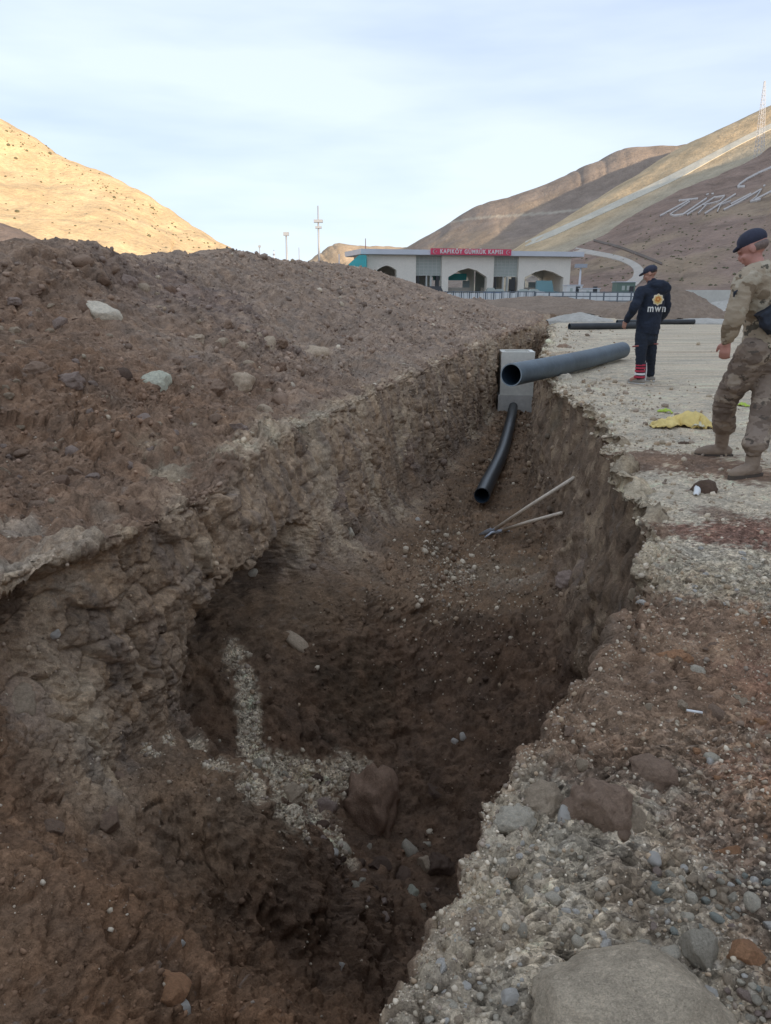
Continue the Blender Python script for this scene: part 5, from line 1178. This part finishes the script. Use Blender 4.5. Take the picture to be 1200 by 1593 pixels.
def camouflage(name, cols, sc, dusty=None):
    m = bpy.data.materials.new(name); m.use_nodes = True; t = m.node_tree; N = t.nodes; b = N['Principled BSDF']; b.inputs['Roughness'].default_value = .95; b.inputs['Specular IOR Level'].default_value = .15
    co = N.new('ShaderNodeTexCoord'); src = None
    for k, (cl, th, s_) in enumerate(cols):
        if src is None:
            r_ = N.new('ShaderNodeRGB'); r_.outputs[0].default_value = (*cl, 1); src = r_.outputs[0]; continue
        mp_ = N.new('ShaderNodeMapping'); mp_.inputs['Location'].default_value = (k * 3.1, k * 1.7, k); mp_.inputs['Scale'].default_value = (1, 1, 1.5); t.links.new(co.outputs['Object'], mp_.inputs['Vector'])
        n_ = N.new('ShaderNodeTexNoise'); n_.inputs['Scale'].default_value = sc * s_; n_.inputs['Detail'].default_value = 3; n_.inputs['Roughness'].default_value = .55; t.links.new(mp_.outputs[0], n_.inputs['Vector'])
        mr = N.new('ShaderNodeMapRange'); mr.inputs['From Min'].default_value = th; mr.inputs['From Max'].default_value = th + .03; t.links.new(n_.outputs['Fac'], mr.inputs['Value'])
        x = N.new('ShaderNodeMix'); x.data_type = 'RGBA'; t.links.new(mr.outputs[0], x.inputs['Factor']); t.links.new(src, x.inputs['A']); x.inputs['B'].default_value = (*cl, 1); src = x.outputs['Result']
    t.links.new(src, b.inputs['Base Color'])
    n_ = N.new('ShaderNodeTexNoise'); n_.inputs['Scale'].default_value = 30; n_.inputs['Detail'].default_value = 4; t.links.new(co.outputs['Object'], n_.inputs['Vector'])
    bp = N.new('ShaderNodeBump'); bp.inputs['Distance'].default_value = .008; t.links.new(n_.outputs['Fac'], bp.inputs['Height']); t.links.new(bp.outputs[0], b.inputs['Normal'])
    return m
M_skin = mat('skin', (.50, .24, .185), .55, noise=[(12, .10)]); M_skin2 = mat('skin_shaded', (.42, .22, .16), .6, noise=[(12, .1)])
M_camoj = camouflage('camouflage_jacket', [((.40, .32, .23), 0, 1), ((.24, .18, .12), .52, 1), ((.47, .40, .30), .56, .8), ((.12, .105, .08), .60, 1.5)], 6.5)
M_camot = camouflage('camouflage_trousers', [((.26, .20, .155), 0, 1), ((.18, .135, .105), .50, 1), ((.34, .27, .205), .56, .9), ((.11, .088, .07), .61, 1.4)], 6.5)
M_boot = mat('sand_boot', (.27, .20, .145), .85, noise=[(9, .18)], bump=[(40, .003)]); M_sole = mat('boot_sole', (.09, .07, .055), .9)
M_blackc = mat('black_cloth', (.022, .028, .042), .8, noise=[(10, .25)], bump=[(40, .004)])
M_capn = mat('navy_cap', (.035, .038, .062), .85, noise=[(20, .2)], bump=[(60, .002)])
M_hair = mat('short_dark_hair', (.035, .025, .02), .8, noise=[(60, .4)], bump=[(90, .004)])

M_hairg = mat('greying_short_hair', (.20, .15, .13), .85, noise=[(60, .3)], bump=[(90, .003)])
# ---- soldier
fw = Vector((-.80, .60, 0)); lf = Vector((-.60, -.80, 0))
so_ = empty('person', (2.95, 5.95, 0)); tag(so_, 'soldier in sand camouflage and dark cap, back turned, walking at the right edge', 'person'); O = Vector((2.95, 5.95, 0))
def W(px, py, Y): return P(px, py, Y) - O
pel = W(1188, 548, 5.95); wai = W(1190, 500, 5.96); che = W(1187, 455, 5.95); nek = W(1179, 416, 5.97); hd = W(1172, 388, 6.0)
ls = W(1160, 436, 5.80); rs = W(1216, 434, 6.13); le = W(1145, 488, 5.76); lw2 = W(1131, 531, 5.82); lt = W(1124, 566, 5.84)
re_ = W(1222, 488, 6.14); rw2 = W(1210, 528, 6.25); rt = W(1204, 560, 6.28)
lh = W(1172, 552, 5.84); lk = W(1130, 622, 6.10); la = W(1123, 690, 6.32); rh = W(1204, 552, 6.06); rk = W(1187, 640, 5.80); ra = W(1170, 722, 5.60)
hf = Vector((-.74, .56, -.44)).normalized()
bm = bmesh.new()
limb(bm, [(pel, .13), (wai, .12), (che, .15), (nek - Vector((0, 0, .06)), .10), (nek, .062), (hd - Vector((0, 0, .05)), .058)])
limb(bm, [(ls, .06), (le, .045), (lw2, .028)]); limb(bm, [(rs, .06), (re_, .045), (rw2, .028)]); limb(bm, [(ls, .06), (che + Vector((0,0,.05)), .1), (rs, .06)])
limb(bm, [(lh, .085), (lk, .058), (lk.lerp(la, .7), .042), (la, .034)]); limb(bm, [(rh, .085), (rk, .058), (rk.lerp(ra, .7), .042), (ra, .034)])
limb(bm, [(la, .03), (la + Vector((-.10, .015, -.07)), .022)]); limb(bm, [(ra, .03), (ra + Vector((-.09, -.03, -.07)), .022)])
qh, rth = head(bm, hd, hf, 1.06)
hand(bm, lw2, lt, Vector((-.75, -.3, 0)) + lf * .6, fw, 1.05, 1.0); hand(bm, rw2, rt, -lf, fw, 1.05, .8)
remeshed('body', bm, .0085, M_skin, so_, 1)
bm = bmesh.new()                                   # jacket: torso, collar, sleeves
limb(bm, [(pel + Vector((.0, 0, .03)), .205), (wai, .185), (che, .20), (W(1183, 428, 5.96), .135)], 20, flat=(fw, .80), cap=False)
limb(bm, [(ls + Vector((0, 0, .005)), .088), (che + Vector((0, 0, .11)), .13), (rs, .088)])
limb(bm, [(W(1181, 426, 5.96), .085), (W(1178, 411, 5.97), .072)], cap=False)
limb(bm, [(ls, .092), (le.lerp(ls, .5), .082), (le, .074), (lw2.lerp(le, .4), .066), (lw2 + Vector((0, 0, .02)), .052)]); limb(bm, [(rs, .09), (re_, .072), (rw2, .05)])
for t_ in (.12, .5, .85):
    p_ = ls.lerp(le, t_); limb(bm, [(p_ - Vector((.0, .0, .012)), .084 - .014 * t_), (p_ + Vector((0, 0, .012)), .084 - .014 * t_)])
remeshed('jacket', bm, .012, M_camoj, so_, 2, [(4, .014, (1, 1, 2.4)), (11, .010, (1, 1, 2.2)), (24, .004, (1, 1, 1.5))])
bm = bmesh.new()                                   # trousers
limb(bm, [(pel + Vector((0, 0, .06)), .17), (pel - Vector((0, 0, .04)), .165)], 18, flat=(fw, .85), cap=False)
limb(bm, [(lh + Vector((0, 0, .02)), .125), (lh.lerp(lk, .45), .120), (lk, .094), (lk.lerp(la, .45), .090), (la + Vector((0, 0, .13)), .094), (la + Vector((0, 0, .095)), .062)])
limb(bm, [(rh + Vector((-.02, 0, .02)), .125), (rh.lerp(rk, .45), .118), (rk, .094), (rk.lerp(ra, .45), .090), (ra + Vector((0, 0, .15)), .096), (ra + Vector((0, 0, .105)), .062)])
ell(bm, lh.lerp(lk, .55) + lf * .10, (.05, .07, .10)); ell(bm, pel + Vector((0, 0, -.09)), (.14, .13, .10))
remeshed('trousers', bm, .012, M_camot, so_, 2, [(4.5, .016, (1, 1, 2.4)), (11, .012, (1, 1, 2.6)), (24, .004, (1, 1, 1.5))])
for an_, toe, nm in ((la, Vector((-.93, .12, 0)), 0), (ra, Vector((-.80, -.30, 0)), 1)):
    g0 = -an_.z                                    # ground below the ankle
    toe = toe.normalized(); gz = Vector((0, 0, -(an_.z + O.z) + .0))
    base_ = Vector((an_.x, an_.y, 0))
    bm = bmesh.new(); shin = (lk if nm == 0 else rk) - an_; shin.z = 0; limb(bm, [(base_ + shin * .30 + Vector((0, 0, .27)), .060), (base_ + shin * .12 + Vector((0, 0, .17)), .055), (base_ + Vector((0, 0, .085)), .054)])
    limb(bm, [(base_ - toe * .055 + Vector((0, 0, .060)), .044), (base_ + toe * .05 + Vector((0, 0, .062)), .050), (base_ + toe * .13 + Vector((0, 0, .052)), .046), (base_ + toe * .18 + Vector((0, 0, .045)), .036)])
    b_ = remeshed('boot', bm, .009, M_boot, so_, 2, [(14, .006, (1, 1, 2))])
    bm = bmesh.new(); sd = Vector((-toe.y, toe.x, 0)); pr = [(-.10, .030), (-.07, .043), (0, .040), (.07, .044), (.14, .046), (.19, .034), (.215, .012)]
    up_ = [base_ + toe * t_ + sd * w_ for t_, w_ in pr] + [base_ + toe * t_ - sd * w_ for t_, w_ in reversed(pr)]
    a_ = [bm.verts.new(p_ + Vector((0, 0, .034))) for p_ in up_]; c2 = [bm.verts.new(p_ + Vector((0, 0, .0))) for p_ in up_]
    bm.faces.new(a_); bm.faces.new(list(reversed(c2)))
    for i in range(len(a_)): j = (i + 1) % len(a_); bm.faces.new((a_[j], a_[i], c2[i], c2[j]))
    bm_obj('sole', bm, M_sole, b_)
    bm = bmesh.new(); limb(bm, [(base_ + Vector((0, 0, .245)), .062), (base_ + Vector((0, 0, .275)), .064)]); bm_obj('sock_band', bm, M_blackc, b_, smooth=True)
bm = bmesh.new()                                   # cap
ell(bm, qh(0, -.012, .066), (.090, .110, .080), rth); limb(bm, [(qh(-.05, .080, .050), .014), (qh(0, .118, .046), .014), (qh(.05, .080, .050), .014)])
remeshed('cap', bm, .007, M_capn, so_, 2)
bm = bmesh.new(); ell(bm, qh(0, -.024, .010), (.0815, .094, .052), rth); remeshed('hair', bm, .008, M_hairg, so_, 1)
bm = bmesh.new(); ell(bm, qh(0, .058, -.098), (.034, .036, .026), rth); ell(bm, qh(.0, .03, -.10), (.045, .045, .022), rth); remeshed('beard', bm, .007, M_hair, so_, 1)
bm = bmesh.new()                                   # sling bag across the small of the back
sb = wai + Vector((-.03, -.20, .07)); rt_ = Matrix.Rotation(R(-38), 3, 'Y')
box(bm, sb + Vector((.04, .0, .0)), (.30, .12, .19), rt_); box(bm, sb + Vector((.13, .0, .07)), (.20, .13, .22), rt_); ell(bm, sb + Vector((-.05, -.01, -.07)), (.07, .06, .06), rt_)
bag = remeshed('sling_bag', bm, .010, M_blackc, so_, 3, [(8, .012, (1, 1, 1))])
bm = bmesh.new(); limb(bm, [(sb + Vector((.10, -.055, .14)), .006), (sb + Vector((.105, -.072, .06)), .006), (sb + Vector((.11, -.06, -.03)), .006)], 8); bm_obj('zip', bm, M_steel, bag, smooth=True)
bm = bmesh.new(); limb(bm, [(sb + Vector((.16, -.02, .12)), .022), (che + Vector((.14, -.14, .04)), .020), (rs + Vector((-.05, -.04, .085)), .020)], 10); bm_obj('strap', bm, M_blackc, so_, smooth=True)
bm = bmesh.new(); limb(bm, [(W(1147, 452, 5.72), .006), (W(1143, 456, 5.72), .010), (W(1142, 461, 5.72), .006)], 8)
bm_obj('badge', bm, M_blackc, so_, smooth=True)

# ---- man in the navy jacket
M_navy = mat('navy_jacket', (.013, .020, .038), .85, noise=[(6, .25)], bump=[(30, .006)]); M_navt = mat('navy_trousers', (.012, .018, .031), .85, noise=[(6, .25)])
fw = Vector((-.50, .866, 0)); lf = Vector((-.866, -.50, 0))
O = Vector((4.05, 11.6, 0)); pm = empty('person', O); tag(pm, 'man in navy hooded jacket with yellow emblem and cap standing with his back turned', 'person')
pel = W(1006, 518, 11.6); wai = W(1010, 495, 11.6); che = W(1015, 468, 11.6); nek = W(1015, 443, 11.6); hd = W(1012, 426, 11.62)
ls = W(997, 454, 11.5); rs = W(1033, 453, 11.74); le = W(987, 478, 11.42); lw2 = W(975, 499, 11.6); lt = W(969, 511, 11.65)
re_ = W(1036, 480, 11.85); rw2 = W(1028, 497, 12.05); rt = W(1020, 505, 12.1)
lh = W(999, 521, 11.55); lk = W(997, 553, 11.5); la = W(996, 585, 11.52); rh = W(1013, 521, 11.68); rk = W(1013, 552, 11.72); ra = W(1011, 581, 11.86)
hf = Vector((-.80, .55, -.32)).normalized()
bm = bmesh.new()
limb(bm, [(pel, .12), (wai, .11), (che, .14), (nek - Vector((0, 0, .06)), .09), (nek, .056), (hd - Vector((0, 0, .05)), .055)])
limb(bm, [(ls, .055), (le, .042), (lw2, .027)]); limb(bm, [(rs, .055), (re_, .042), (rw2, .027)]); limb(bm, [(ls, .055), (che + Vector((0, 0, .05)), .1), (rs, .055)])
limb(bm, [(lh, .08), (lk, .055), (la, .036)]); limb(bm, [(rh, .08), (rk, .055), (ra, .036)])
limb(bm, [(la, .036), (la + Vector((-.10, .08, -.06)), .03)]); limb(bm, [(ra, .036), (ra + Vector((-.08, .09, -.06)), .03)])
qh, rth = head(bm, hd, hf, 1.0); hand(bm, lw2, lt, lf, fw, 1.0, .9); hand(bm, rw2, rt, -lf, fw, 1.0, .8)
remeshed('body', bm, .0095, M_skin2, pm, 1)
bm = bmesh.new()
limb(bm, [(pel + Vector((.01, 0, -.01)), .190), (pel + Vector((.02, 0, .12)), .20), (wai, .20), (che, .205), (W(1015, 452, 11.6), .15)], 20, flat=(fw, .78), cap=False)
limb(bm, [(ls, .085), (che + Vector((0, 0, .11)), .13), (rs, .085)])
limb(bm, [(ls, .085), (le.lerp(ls, .5), .078), (le, .070), (lw2.lerp(le, .4), .060), (lw2, .044)]); limb(bm, [(rs, .085), (re_, .070), (rw2, .045)])
ell(bm, nek - fw * .085 + Vector((0.03, 0, -.005)), (.165, .09, .075)); ell(bm, nek - fw * .10 + Vector((.06, 0, -.05)), (.15, .07, .085)); limb(bm, [(nek - Vector((0, 0, .02)), .09), (nek + Vector((0, 0, .03)), .078)])
jk = remeshed('jacket', bm, .013, M_navy, pm, 2, [(4.5, .022, (1, 1, 1.6)), (12, .009, (1, 1, 1.7))])
bm = bmesh.new()
limb(bm, [(pel + Vector((0, 0, .05)), .155), (pel - Vector((0, 0, .05)), .15)], 18, flat=(fw, .9), cap=False); ell(bm, pel + Vector((0, 0, -.08)), (.15, .14, .12))
limb(bm, [(lh, .105), (lh.lerp(lk, .5), .092), (lk, .078), (lk.lerp(la, .5), .072), (la + Vector((0, 0, .0)), .070)]); limb(bm, [(rh, .105), (rh.lerp(rk, .5), .092), (rk, .080), (rk.lerp(ra, .5), .074), (ra + Vector((0, 0, .0)), .074)])
remeshed('trousers', bm, .012, M_navt, pm, 2, [(5, .018, (1, 1, 2.0)), (12, .009, (1, 1, 2.4))])
M_redc = mat('red_cloth', (.42, .03, .06), .7, noise=[(14, .3)]); M_shoe = mat('grey_shoe', (.30, .27, .23), .8)
for an_, toe, m_ in ((la, Vector((-.5, .6, 0)), M_shoe), (ra, Vector((-.6, .5, 0)), M_shoe)):
    toe = toe.normalized(); base_ = Vector((an_.x, an_.y, 0))
    bm = bmesh.new(); limb(bm, [(base_ - toe * .06 + Vector((0, 0, .050)), .040), (base_ + toe * .04 + Vector((0, 0, .050)), .046), (base_ + toe * .14 + Vector((0, 0, .040)), .038), (base_ + toe * .18 + Vector((0, 0, .034)), .028)])
    limb(bm, [(base_ + Vector((0, 0, .12)), .045), (base_ + Vector((0, 0, .06)), .045)])
    b_ = remeshed('shoe', bm, .01, m_, pm, 2)
    bm = bmesh.new(); limb(bm, [(base_ - toe * .085 + Vector((0, 0, .014)), .028), (base_ + toe * .05 + Vector((0, 0, .014)), .034), (base_ + toe * .18 + Vector((0, 0, .014)), .026)], flat=(Vector((0, 0, 1)), .45), cap=False); bm_obj('sole', bm, M_white, b_, smooth=True)
base_ = Vector((la.x, la.y, 0))
g_ = empty('shin_wrap', base_); g_.parent = pm
for k in range(5):
    bm = bmesh.new(); z0 = .10 + k * .045; limb(bm, [(Vector((-.012, -.012, z0)), .082 - .002 * k), (Vector((-.012, -.012, z0 + .028)), .082 - .002 * k)], 16, cap=False); bm_obj('band', bm, M_redc if k % 2 == 0 else (M_redc if k == 3 else M_signw), g_, smooth=True)
bm = bmesh.new(); limb(bm, [(base_ + Vector((.085, .0, .05)), .012), (base_ + Vector((.09, .0, .20)), .010), (base_ + Vector((.08, .0, .32)), .006)], 8); bm_obj('white_stripe', bm, M_white, pm, smooth=True)
bm = bmesh.new(); limb(bm, [(W(985, 539, 11.42), .012), (W(993, 538, 11.40), .012)], 8); bm_obj('tool_handle', bm, M_rust_, pm, smooth=True)
bm = bmesh.new(); limb(bm, [(W(1018, 535, 11.60), .010), (W(1024, 535, 11.62), .010)], 8); bm_obj('clip', bm, M_rust_, pm, smooth=True)
bm = bmesh.new(); ell(bm, qh(0, -.010, .055), (.088, .106, .070), rth)
vis_ = [(-.055, .080, .040), (-.03, .135, .030), (0, .155, .026), (.03, .135, .030), (.055, .080, .040)]
limb(bm, [(qh(*p_), .014) for p_ in vis_]); ell(bm, qh(0, .105, .034), (.055, .045, .010), rth)
remeshed('cap', bm, .007, M_capn, pm, 2)
bm = bmesh.new(); ell(bm, qh(0, -.020, .016), (.077, .085, .038), rth); remeshed('hair', bm, .008, M_hair, pm, 1)
# emblem and lettering printed on the back of the jacket
jm = jk.data; co = np.empty(len(jm.vertices) * 3, dtype=np.float32); jm.vertices.foreach_get('co', co)
bj = BVHTree.FromPolygons(co.reshape(-1, 3).tolist(), [tuple(p.vertices) for p in jm.polygons])
def press(o, off=.004):
    for v_ in o.data.vertices:
        w_ = v_.co + O; d_ = (w_ - camo.location).normalized(); l_, n_, _, _ = bj.ray_cast(camo.location - O, d_)
        if l_ is not None and (l_ + O - w_).length < .4: v_.co = l_ - d_ * off
M_gold = mat('emblem_gold', (.72, .50, .16), .6); M_oran = mat('emblem_orange', (.55, .20, .04), .6)
def disc(cpx, cpy, r_, lobes, m, nm, off):
    cc = W(cpx, cpy, 11.2); sx = Vector((1, 0, 0)); sz = Vector((0, 0, 1)); bm = bmesh.new(); rings = []
    for j in range(1, 5):
        rings.append([bm.verts.new(cc + (sx * math.cos(a_) + sz * math.sin(a_)) * r_ * j / 4 * (1 + (.09 * math.cos(lobes * a_) if lobes else 0))) for a_ in np.linspace(0, 2 * math.pi, 48, endpoint=False)])
    c0 = bm.verts.new(cc)
    for k in range(48): bm.faces.new((c0, rings[0][k], rings[0][(k + 1) % 48]))
    for a2, b2 in zip(rings, rings[1:]):
        for k in range(48): bm.faces.new((a2[k], b2[k], b2[(k + 1) % 48], a2[(k + 1) % 48]))
    o = bm_obj(nm, bm, m, pm); press(o, off); return o
M_cream = mat('emblem_cream', (.72, .62, .45), .6)
disc(1024, 466, .078, 8, M_cream, 'emblem_petals', .006); disc(1024, 466, .058, 8, M_gold, 'emblem_ring', .009); disc(1024, 465.5, .038, 5, M_oran, 'emblem_centre', .012); disc(1024, 465.5, .013, 0, M_gold, 'emblem_dot', .015)
tx = text_mesh('mwn', .15, M_white, pm, ext=0, name='jacket_lettering', bold=.003)
for v_ in tx.data.vertices: x_, y_, z_ = v_.co; v_.co = W(1022, 480, 11.2) + Vector((x_ * .82, 0, y_))
press(tx, .014)
